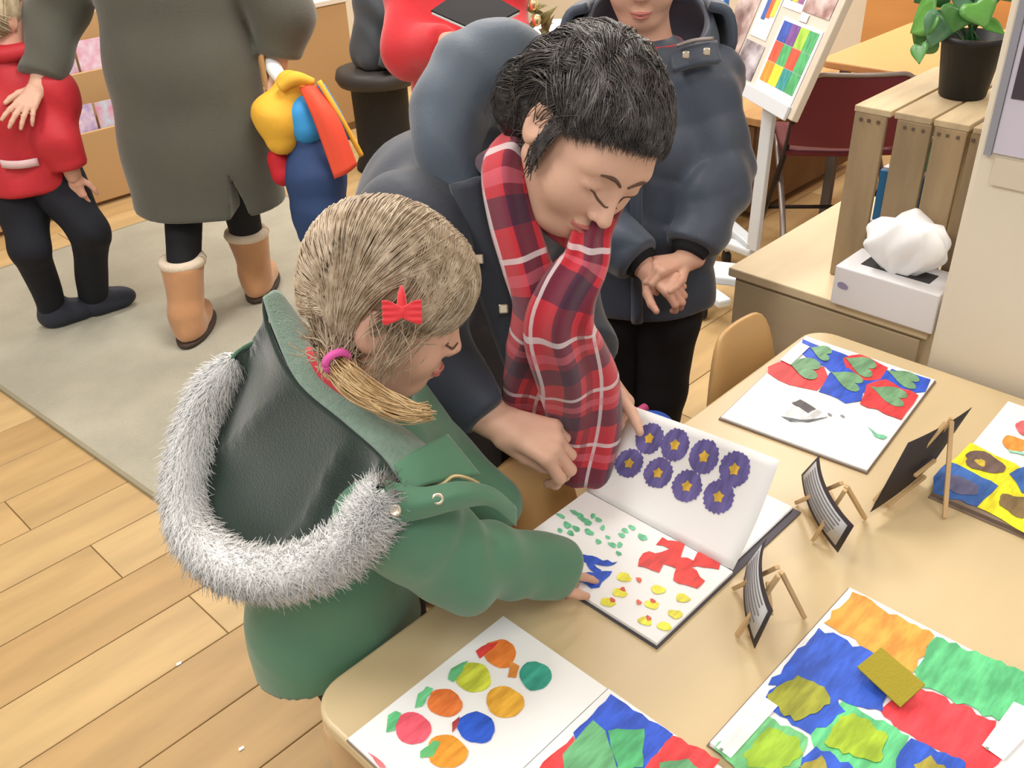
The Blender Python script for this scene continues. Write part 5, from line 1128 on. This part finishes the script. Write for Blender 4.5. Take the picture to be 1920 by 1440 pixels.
def b_body(P):
    d = HB.sdf(P); d = smin(d, rc(P, HB.w(-.02, 0, -.03), bn_, .05, .052), .02); d = smin(d, chain(P, [bn_, bcst, bwst, bhem+[0, 0, .05]], [.05, .08, .08, .07], .04), .03)
    for C in ([bn_, brs, bre, brw], [bn_, bls, ble, blw]): d = smin(d, chain(P, C, [.04, .045, .036, .025], .02), .02)
    for sg in (-1, 1):
        h0 = bhem+brt*.06*sg; d = smin(d, chain(P, [h0, h0*[1, 1, .5], h0*[1, 1, 0]+[0, 0, .07]], [.06, .05, .035], .02), .02)
    return d
q1 = sdf(b_body, *bounds([HB.O, bhem*[1, 1, 0], brw, bls, ble, bre], .18), .008); q2 = sdf(HB.sdf, *bounds([HB.O], .14), .004)
q3 = sdf(lambda P: smin(bl_f(P), rc(P, ble, blw, .034, .024), .01), *bounds(bl_p, .035), .0024); q4 = sdf(lambda P: smin(br_f(P), rc(P, bre, brw, .034, .024), .01), *bounds(br_p, .035), .0024)
joinmesh('body', [q1, q2, q3, q4], m_skin_b, boy); HB.lips(boy); HB.lashes(boy, m_brow, HB.sdf, 0); HB.brows(boy, m_brow, HB.sdf)
def hb_cap(P):
    q = HB.loc(P); d = ell(q, (-.014, 0, .052), (.110, .088, .096)); rem = np.minimum(q[:, 0]-.030, .055-q[:, 2]); d = smax(d, rem, .012); ear = np.minimum(np.minimum(q[:, 0]+.03, .02-q[:, 2]), np.abs(q[:, 1])-.055); return smax(smax(d, ear, .01), -.05-q[:, 2], .01)*HB.k
sdfobj('hair', hb_cap, *bounds([HB.O], .16), .006, mat('brown_boy_hair', (92, 70, 50), .6, bump=.6, bscale=120), boy)
def rings(P, C, step, amp):
    """quilting dents across the axis of a limb"""
    a = np.asarray(C[0], float); v = unit(np.asarray(C[-1])-a).astype(np.float32); x = (P-a.astype(np.float32))@v
    return amp*np.abs(np.sin(math.pi*x/step+.5*np.sin(25*(P@np.array([.6, -.5, .3], np.float32)))))**.5*-1+amp
def an2(P, c, k, ax):
    a = (P-np.asarray(c, np.float32))@np.asarray(ax, np.float32); return P-(a*(1-k))[:, None]*np.asarray(ax, np.float32)
def b_coat(P):
    q = an2(P, bcst, .72, brt)
    d = chain(q, [bn_+[0, 0, -.04], bcst, bwst, bhem], [.085, .125, .125, .130], .05)+rings(P, [bn_, bhem], .115, .006)
    for C, r, dirv, wr in (([bls+brt*.06, bls, ble, blw], [.075, .082, .074, .058], unit(blw-ble), blw), ([brs-brt*.06, brs, bre, brw], [.075, .082, .074, .058], unit(brw-bre), brw)):
        e = chain(P, C, r, .03)+rings(P, [C[1], C[2]], .075, .005)*.8+wob(P, 60, .005, 1); e = smax(e, plane(P, wr-dirv*.028, dirv), .012); d = smin(d, e, .022)
    d = d+wob(P, 30, .004, 2)
    return smax(d, -plane(P, bhem+[0, 0, .02], (0, 0, 1)), .012)
sdfobj('padded_coat', b_coat, *bounds([bn_, bhem, brs, bls, ble, bre, brw], .17), .0075, m_pad, boy)
for wv, ev in ((blw, ble), (brw, bre)):
    dv = unit(wv-ev); tube('ribbed_cuff', [wv-dv*.06, wv-dv*.035, wv-dv*.012], [.046, .043, .036], m_navyl, boy, n=8, seg=18)
# open hood collar, red collar and white shirt
def colpt(a, r, z): return bn_+(brt*math.sin(a)*r*1.15+bfd*math.cos(a)*r)*1.0+np.array([0, 0, z])
aa = np.linspace(.85, 2*math.pi-.85, 15)
loft('coat_collar', [[colpt(a, .095, -.045-.02*math.cos(a)) for a in aa], [colpt(a, .125, .01-.03*math.cos(a)) for a in aa], [colpt(a, .110, .065-.06*math.cos(a)) for a in aa]], 50, 12, m_pad, boy, .018)
loft('hood', [[colpt(a, .12, -.03) for a in np.linspace(1.5, 4.8, 9)], [colpt(a, .155, .01) for a in np.linspace(1.5, 4.8, 9)], [colpt(a, .145, .075) for a in np.linspace(1.5, 4.8, 9)], [colpt(a, .11, .09) for a in np.linspace(1.5, 4.8, 9)]], 40, 14, m_pad, boy, .02)
lp0, lp1 = Q(1262, 118, 2.03), Q(1345, 100, 2.05)
lpf = loft('collar_flap', [[Q(1255, 105, 2.045), Q(1300, 85, 2.05), Q(1342, 78, 2.07)], [Q(1262, 135, 2.025), Q(1305, 122, 2.025), Q(1350, 118, 2.055)]], 14, 8, m_pad, boy, .014)
for px in ((1286, 103), (1325, 97)): c = Q(*px, 2.012); bar('snap', c, c+unit(CAMP-c)*.006, .014, .014, m_snap, lpf, bv=.004)
tube('zip', [Q(1268, 86, 2.03), Q(1300, 76, 2.03), Q(1338, 72, 2.05)], .004, m_gtube, lpf, n=14, seg=6)
loft('jumper_collar', [[colpt(a, .062, .02) for a in np.linspace(.25, 2*math.pi-.25, 13)], [colpt(a, .075, -.005-.012*math.cos(a)) for a in np.linspace(.25, 2*math.pi-.25, 13)], [colpt(a, .098, -.05-.05*max(0, math.cos(a))) for a in np.linspace(.25, 2*math.pi-.25, 13)]], 40, 9, m_red, boy, .008)
loft('shirt_collar', [[colpt(a, .054, .025) for a in np.linspace(.15, 2*math.pi-.15, 13)], [colpt(a, .063, -.02-.02*max(0, math.cos(a))) for a in np.linspace(.15, 2*math.pi-.15, 13)]], 36, 5, m_white, boy, .004)
pz = [bn_+bfd*.10+[0, 0, -.07], bcst+bfd*.128, bwst+bfd*.130, bhem+bfd*.135+[0, 0, .03]]; tube('front_placket', pz, .014, m_pad, boy, n=24, seg=8)
for sg in (-1, 1):
    h0 = bhem+brt*.06*sg; C = [h0-brt*.02*sg+[0, 0, .08], h0+[0, 0, -.03], h0*[1, 1, .5], h0*[1, 1, 0]+[0, 0, .08]]
    sdfobj('trouser_leg', lambda P: smax(chain(P, C, [.10, .095, .076, .06], .02)+wob(P, 35, .003), -plane(P, (0, 0, .055), (0, 0, 1)), .005), *bounds(C, .11), .011, m_blacktr, boy)
    sp = h0*[1, 1, 0]+bfd*.05+[0, 0, .035]; sdfobj('shoe', lambda P: smax(ell(P, sp, (.11, .045, .05), np.stack([bfd, brt, bup], 1)), -plane(P, (0, 0, .002), (0, 0, 1)), .004), *bounds([sp], .13), .008, mat('black_shoe', (28, 28, 30), .4), boy)
# ------------------------------------------------------------------ WOMAN IN GREY-GREEN COAT, from behind
m_olive = mat('grey_green_wool', (84, 84, 74), .9, var=.06, vscale=6, bump=.35, bscale=240, sheen=.35)
gw = thing('person', 'adult in long grey green coat and tan fleece boots seen from behind', 'person', (1.42, 2.84, 0))
wc = np.array([1.44, 2.86]); r2 = RC[:2, 0]/np.linalg.norm(RC[:2, 0]); r3 = np.array([*r2, 0]); v3 = np.array([-r2[1], r2[0], 0])     # right and away
def C3(u, v, z): return np.array([wc[0], wc[1], 0])+r3*u+v3*v+np.array([0, 0, z])
hw = C3(.02, .08, 1.50); HGW = Head(hw, v3, bup, 1.0)
l_sh, l_el = C3(-.19, .02, 1.28), C3(-.36, .02, 1.02); l_wr = Q(72, 165, 3.30); l_tip = Q(40, 205, 3.24)
r_sh, r_el = C3(.21, .02, 1.28), C3(.33, .03, 1.00); r_wr = Q(520, 125, 3.20)
gl_f, gl_p, _ = hand(l_wr, unit(Q(46, 200, 3.26)-l_wr), RC@np.array([.2, .2, .95]), 1, .85, curls=(.2, .25, .3, .35), spread=.2); gr_f, gr_p, _ = hand(r_wr, (0, 0, -1), r3, 1, 1.0, curls=(1.0, 1.0, 1.0, 1.0))
fL = at_z((362, 640), 0); fR = at_z((488, 558), 0)
def gw_body(P):
    d = HGW.sdf(P); d = smin(d, rc(P, HGW.w(-.02, 0, -.03), C3(0, .03, 1.33), .055, .06), .02); d = smin(d, chain(P, [C3(0, .03, 1.33), C3(0, .02, 1.1), C3(0, 0, .85)], [.07, .12, .13], .05), .03)
    for C in ([C3(0, .03, 1.32), l_sh, l_el, l_wr], [C3(0, .03, 1.32), r_sh, r_el, r_wr]): d = smin(d, chain(P, C, [.05, .055, .042, .03], .02), .02)
    for F_, u in ((fL, -.08), (fR, .09)): d = smin(d, chain(P, [C3(u, 0, .85), C3(u, 0, .50), F_+(C3(u, 0, .5)-F_)*np.array([.3, .3, 0])+np.array([0, 0, .24]), F_+[0, 0, .10]], [.09, .05, .04, .035], .02), .02)
    return d
q1 = sdf(gw_body, *bounds([hw, fL, fR, l_wr, r_wr, l_el, r_el], .16), .0095); q2 = sdf(lambda P: smin(gl_f(P), rc(P, l_el, l_wr, .04, .028), .01), *bounds(gl_p, .04), .004); q3 = sdf(gr_f, *bounds(gr_p, .04), .004)
joinmesh('body', [q1, q2, q3], m_skin_w, gw)
sdfobj('hair', lambda P: smin(ell(HGW.loc(P), (-.03, 0, .045), (.115, .095, .10)), ell(HGW.loc(P), (-.07, 0, -.08), (.06, .085, .12)), .03), *bounds([hw], .22), .008, mat('long_brown_hair', (110, 80, 56), .5, bump=.6, bscale=80), gw)
def gw_coat(P):
    a = (P-C3(0, 0, 0).astype(np.float32)); q = P-((a@v3.astype(np.float32))*(1-1.35))[:, None]*v3.astype(np.float32)
    d = chain(q, [C3(0, .02, 1.28), C3(0, .01, 1.10), C3(-.005, 0, .85), C3(-.005, 0, .6), C3(-.01, 0, .30)], [.16, .205, .225, .245, .265], .06)
    u = a@r3.astype(np.float32); d = d+.007*np.sin(22*u+1.0)*np.clip((1.0-P[:, 2])/.6, 0, 1)
    for C, r, wr in (([l_sh+r3*.05, l_sh, l_el, l_wr], [.10, .10, .082, .062], l_wr), ([r_sh-r3*.05, r_sh, r_el, r_wr], [.10, .10, .09, .068], r_wr)):
        dv = unit(C[3]-C[2]); e = chain(P, C, r, .04)+wob(P, 28, .006, 1); e = smax(e, plane(P, wr-dv*.03, dv), .012); d = smin(d, e, .03)
    v = a@v3.astype(np.float32); slit = np.maximum(np.maximum(np.abs(u-.135+.05*(P[:, 2]-.40))-.030*np.clip((.56-P[:, 2])/.16, 0, 1), v), P[:, 2]-.56)
    d = smax(d, -slit, .006)
    return smax(d, -plane(P, C3(0, 0, .405), (0, 0, 1)), .010)
sdfobj('coat', gw_coat, *bounds([C3(0, 0, .4), C3(0, 0, 1.4), l_wr, r_wr, l_el, r_el, C3(-.27, 0, .4), C3(.27, 0, .4)], .16), .010, m_olive, gw)
m_boot = mat('tan_suede', (190, 140, 98), .85, var=.10, vscale=10, sheen=.3); m_sole = mat('dark_sole', (70, 56, 46), .7); m_fleece = mat('cream_fleece', (222, 206, 184), .95, bump=.8, bscale=120)
for F_, u, lift in ((fL, -.08, 0), (fR, .09, 0)):
    kn = C3(u, 0, .50); an = F_+np.array([0, 0, .08]); tp = F_+(kn-F_)*np.array([.30, .30, 0])+np.array([0, 0, .27])
    sdfobj('trouser_leg', lambda P: chain(P, [C3(u, 0, .80), kn, tp+[0, 0, -.03]], [.095, .068, .054], .02), *bounds([C3(u, 0, .8), F_], .12), .013, m_blacktr, gw)
    bt = sdfobj('boot', lambda P: smax(smax(smin(chain(P, [tp, an+[0, 0, .03], an], [.074, .054, .052], .02), ell(P, F_+v3*.06+[0, 0, .045], (.135, .052, .058), np.stack([v3, r3, bup], 1)), .04)+wob(P, 40, .003), plane(P, tp, (0, 0, 1)), .008), -plane(P, F_+[0, 0, .03], (0, 0, 1)), .004), *bounds([tp, F_, F_+v3*.12], .15), .009, m_boot, gw)
    sdfobj('sole', lambda P: smax(smax(ell(P, F_+v3*.06+[0, 0, .02], (.142, .058, .05), np.stack([v3, r3, bup], 1)), plane(P, F_+[0, 0, .031], (0, 0, 1)), .003), -plane(P, F_+[0, 0, .0115], (0, 0, 1)), .003), *bounds([F_, F_+v3*.12], .15), .008, m_sole, bt)
    tube('fleece_cuff', [tp+(r3*math.cos(a)+v3*math.sin(a))*.062+[0, 0, -.002] for a in np.linspace(0, 2*math.pi, 16)], .018, m_fleece, bt, n=32, seg=8)
# ------------------------------------------------------------------ CHILD IN RED JACKET at the left
lb_ = thing('person', 'blond child in red jacket and dark trousers walking at the left edge', 'person', (1.03, 3.2, 0))
kx = np.array([1.02, 3.2]); kf = unit(np.array([.35, .94, 0])); kr = np.array([kf[1], -kf[0], 0])
kD = 3.42
k_neck = Q(15, 92, 3.40); k_ch = Q(30, 190, 3.44); k_hip = Q(65, 345, 3.50); kfR, kfL = at_z((110, 612), 0), at_z((185, 590), 0)
HK = Head(Q(-2, 35, 3.40), unit(r3*.5+v3*.8), bup, .95, True)
k_sh = Q(95, 170, 3.36); k_el = Q(110, 260, 3.34); k_wr = Q(138, 330, 3.36); k_sh2 = Q(-50, 165, 3.45); k_wr2 = Q(-70, 330, 3.5)
kh_f, kh_p, _ = hand(k_wr, (0, .1, -1), -v3, -1, .72, curls=(.4, .5, .6, .6))
def k_body(P):
    d = HK.sdf(P); d = smin(d, rc(P, HK.w(-.02, 0, -.03), k_neck, .045, .05), .02); d = smin(d, chain(P, [k_neck, k_ch, k_hip], [.05, .08, .085], .04), .03)
    for C in ([k_neck, k_sh, k_el, k_wr], [k_neck, k_sh2, k_wr2]): d = smin(d, chain(P, C, [.04, .042, .035, .025][:len(C)], .02), .02)
    for F_, s_, kn_ in ((kfR, -.055, Q(55, 460, 3.47)), (kfL, .06, Q(165, 430, 3.42))): d = smin(d, chain(P, [k_hip+r3*s_, kn_, F_+[0, 0, .09]], [.06, .045, .03], .02), .02)
    return d
q1 = sdf(k_body, *bounds([HK.O, kfR, kfL, k_wr, k_wr2], .14), .0095); q2 = sdf(kh_f, *bounds(kh_p, .03), .004); joinmesh('body', [q1, q2], m_skin_b, lb_)
m_redj = mat('red_jacket', (190, 44, 54), .6, var=.08, vscale=6, bump=.2, bscale=80)
def k_coat(P):
    d = chain(P, [k_neck+[0, 0, -.03], k_ch, k_hip+[0, 0, .02], k_hip], [.08, .125, .135, .13], .04)
    e = smax(chain(P, [k_sh+r3*-.04, k_sh, k_el, k_wr], [.075, .075, .066, .052], .03)+wob(P, 45, .004), plane(P, k_wr-unit(k_wr-k_el)*.03, unit(k_wr-k_el)), .01); d = smin(d, e, .014); e = chain(P, [k_sh2, k_wr2], [.075, .05], .03); d = smin(d, e, .014)
    d = d+wob(P, 34, .005, 2); return smax(d, -plane(P, k_hip, (0, .0, 1)), .015)
sdfobj('jacket', k_coat, *bounds([k_neck, k_hip, k_wr, k_wr2, k_sh], .17), .0095, m_redj, lb_)
rs = [Q(x, y, t) for x, y, t in ((2, 307, 3.345), (20, 309, 3.335), (45, 308, 3.333), (72, 303, 3.338))]; loft('reflective_stripe', [[p+[0, 0, .012] for p in rs], [p-[0, 0, .012] for p in rs]], 14, 3, mat('reflective_grey', (222, 190, 192), .4), lb_, .006)
tube('jacket_collar', [k_neck+(r3*math.cos(a)+v3*math.sin(a))*.075+[0, 0, .0] for a in np.linspace(0, 2*math.pi, 14)], .026, m_redj, lb_, n=28, seg=8)
for F_, s_, kn_ in ((kfR, -.055, Q(55, 460, 3.47)), (kfL, .06, Q(165, 430, 3.42))):
    C = [k_hip+r3*s_+[0, 0, .04], kn_, F_+[0, 0, .07]]
    sdfobj('trouser_leg', lambda P: smax(chain(P, C, [.095, .064, .044], .03)+wob(P, 34, .005), -plane(P, F_+[0, 0, .05], (0, 0, 1)), .005), *bounds(C, .12), .0105, mat('dark_navy_trousers', (26, 28, 36), .85), lb_)
    toe = unit(r3*.85+v3*.5); tup = bup; tsd = np.cross(tup, toe); ctr_ = F_+toe*.045+[0, 0, .045]
    sdfobj('shoe', lambda P: smax(smin(ell(P, ctr_, (.098, .042, .048), np.stack([toe, tsd, tup], 1)), rc(P, F_+[0, 0, .05], F_+[0, 0, .10], .048, .046), .03), -plane(P, F_+[0, 0, .0115], (0, 0, 1)), .004), *bounds([ctr_, F_+[0, 0, .1]], .14), .008, mat('slate_shoe', (48, 52, 64), .6), lb_)
m_blond = mat('blond_hair', (176, 158, 128), .5, rgb2=(216, 200, 170), vscale=40)
hk_f = lambda P: ell(HK.loc(P), (-.02, 0, .045), (.112, .092, .100))*HK.k
sdfobj('hair', lambda P: smax(hk_f(P), np.minimum(HK.loc(P)[:, 0]-.04, .05-HK.loc(P)[:, 2]), .01), *bounds([HK.O], .16), .007, m_blond, lb_)
nk = 700; th = RNG.uniform(-1.4, 1.4, nk); stk = np.array([HK.w(-.02+.03*RNG.normal(), .03*RNG.normal(), .145) for _ in range(nk)]); enk = np.array([HK.w(-.02-.11*math.cos(t), .095*math.sin(t), -.06+RNG.normal()*.02) for t in RNG.uniform(-1.9, 1.9, nk)])
s = np.linspace(0, 1, 12)[None, :, None]; pk_ = project(hk_f, stk[:, None]*(1-s)+enk[:, None]*s+(-HK.f*.06)*np.sin(math.pi*s), .003, 6)+RNG.normal(size=(nk, 1, 3))*.003; strands('hair_strands', pk_, .003, .0015, m_blond, lb_)
# ------------------------------------------------------------------ CHILD IN RED JUMPER at the back
rb = thing('person', 'child in bright red sweatshirt holding a black folder behind the leaning woman', 'person', (1.9, 2.1, 0))
rc_ = Q(850, 60, 2.75); rn_ = rc_+[0, 0, .20]; rh_ = rc_+[.08, .08, -.40]; HR = Head(rn_+[-.01, -.01, .13], unit(CAMP*[1, 1, 0]+[-.7, -.7, -.2]), bup, .95, True)
rR = Q(770, -20, 2.75); rRe = Q(765, 95, 2.70); rRw = Q(850, 80, 2.55); rL = Q(935, -20, 2.75); rLe = Q(950, 90, 2.72); rLw = Q(935, 60, 2.55)
def r_body(P):
    d = HR.sdf(P); d = smin(d, rc(P, HR.w(-.02, 0, -.03), rn_, .045, .05), .02); d = smin(d, chain(P, [rn_, rc_, rh_], [.05, .09, .09], .04), .03)
    for C in ([rn_, rR, rRe, rRw], [rn_, rL, rLe, rLw]): d = smin(d, chain(P, C, [.045, .042, .035, .028], .02), .02)
    for sg in (-1, 1): d = smin(d, chain(P, [rh_+r3*.06*sg, (rh_+r3*.06*sg)*[1, 1, 0]+[0, 0, .07]], [.07, .04], .02), .02)
    return d
HR.lips(rb); HR.lashes(rb, m_brow, HR.sdf, 0); HR.brows(rb, m_brow, HR.sdf)
sdfobj('body', r_body, *bounds([HR.O, rh_*[1, 1, 0], rRw, rLw, rRe, rLe], .14), .010, m_skin_b, rb)
def r_top(P):
    d = chain(P, [rn_+[0, 0, -.04], rc_, rh_+[0, 0, .06]], [.09, .13, .13], .04)
    for C in ([rR+r3*.04, rR, rRe, rRw], [rL-r3*.04, rL, rLe, rLw]):
        dv = unit(C[3]-C[2]); e = smax(chain(P, C, [.07, .072, .066, .045], .03)+wob(P, 45, .004), plane(P, C[3]-dv*.03, dv), .01); d = smin(d, e, .014)
    return smax(d+wob(P, 36, .004, 1), -plane(P, rh_+[0, 0, .02], (0, 0, 1)), .012)
sdfobj('sweatshirt', r_top, *bounds([rn_, rh_, rRe, rRw, rLe, rLw], .17), .009, m_red, rb)
sdfobj('hair', lambda P: smax(ell(HR.loc(P), (-.02, 0, .045), (.112, .092, .100)), np.minimum(HR.loc(P)[:, 0]-.04, .05-HR.loc(P)[:, 2]), .01), *bounds([HR.O], .16), .008, MATS['brown_boy_hair'], rb)
for sg in (-1, 1):
    C = [rh_+r3*.06*sg+[0, 0, .03], (rh_+r3*.06*sg)*[1, 1, 0]+[0, 0, .07]]; sdfobj('trouser_leg', lambda P: smax(chain(P, C, [.095, .06], .02), -plane(P, (0, 0, .05), (0, 0, 1)), .004), *bounds(C, .11), .012, m_blacktr, rb)
    sp = C[1]*[1, 1, 0]+[-.03, -.03, .035]; sdfobj('shoe', lambda P: smax(ell(P, sp, (.10, .045, .048), np.stack([unit([-1, -1, 0]), unit([1, -1, 0]), bup], 1)), -plane(P, (0, 0, .0115), (0, 0, 1)), .004), *bounds([sp], .12), .01, mat('black_shoe', (28, 28, 30), .4), rb)
fo = thing('folder', 'black square folder held by the child in red sweatshirt', 'folder', tuple(Q(890, 20, 2.5)))
fp = [Q(808, 22, 2.52), Q(898, 62, 2.47), Q(975, 22, 2.50), Q(885, -30, 2.56)]; poly('cover', fp, .006, mat('black_board', (30, 27, 28), .7), fo, bv=.001); fp2 = [p*.985+np.mean(fp, 0)*.015-[0, 0, .006] for p in fp]; poly('paper_block', fp2, .005, m_white, fo)
# ------------------------------------------------------------------ colour-block jacket in the adult's hand
jk = thing('child_jacket', 'colour block jacket of yellow blue orange and navy held beside the grey coat', 'jacket', tuple(Q(600, 450, 3.1)))
J = lambda x, y, t=3.1: Q(x, y, t)
m_jy = mat('mustard_cloth', (236, 182, 62), .75, bump=.3, bscale=60); m_jb = mat('sky_cloth', (58, 150, 214), .7); m_jo = mat('orange_cloth', (232, 84, 58), .7); m_jn = mat('navy_cloth', (44, 66, 108), .75, var=.08); m_jr = mat('crimson_cloth', (196, 36, 48), .75)
fy = lambda P: chain(P, [J(545, 165, 3.12), J(522, 220, 3.12), J(526, 262, 3.12)], [.05, .074, .05], .03)+wob(P, 30, .004)
sdfobj('hood', fy, *bounds([J(545, 165), J(522, 220), J(526, 262)], .10), .007, m_jy, jk)
tube('hood_edge', [J(525, 165, 3.06), J(552, 147, 3.05), J(588, 154, 3.06)], [.016, .022, .012], m_jy, jk, n=14, seg=10)
def panel(nm, pts, rad, m): sdfobj(nm, lambda P: chain(P, pts, rad, .03)+wob(P, 26, .004, 1), *bounds(pts, max(rad)+.03), .007, m, jk)
panel('navy_body', [J(578, 270, 3.14), J(592, 330, 3.14), J(598, 400, 3.15), J(590, 440, 3.16)], [.06, .096, .085, .05], m_jn)
panel('blue_yoke', [J(556, 180, 3.11), J(565, 215, 3.10), J(575, 240, 3.10)], [.026, .042, .052], m_jb)
loft('orange_stripe', [[J(563, 165, 3.06), J(590, 225, 3.02), J(628, 335, 3.03)], [J(575, 162, 3.05), J(610, 215, 3.0), J(650, 325, 3.02)], [J(592, 162, 3.06), J(634, 225, 3.03), J(668, 310, 3.05)]], 24, 12, m_jo, jk, .012)
loft('blue_stripe', [[J(592, 162, 3.06), J(628, 215, 3.035), J(648, 262, 3.05)], [J(608, 158, 3.07), J(640, 215, 3.06), J(660, 262, 3.08)]], 18, 6, m_jb, jk, .010)
tube('yellow_piping', [J(598, 152, 3.05), J(630, 205, 3.04), J(662, 262, 3.06), J(678, 292, 3.08)], .008, m_jy, jk, n=20, seg=8)
panel('red_lining', [J(520, 300, 3.16), J(532, 325, 3.16)], [.036, .045], m_jr)
tube('white_sleeve', [J(508, 112, 3.19), J(515, 130, 3.16), J(528, 150, 3.13)], [.018, .026, .02], m_white, jk, n=10, seg=10)
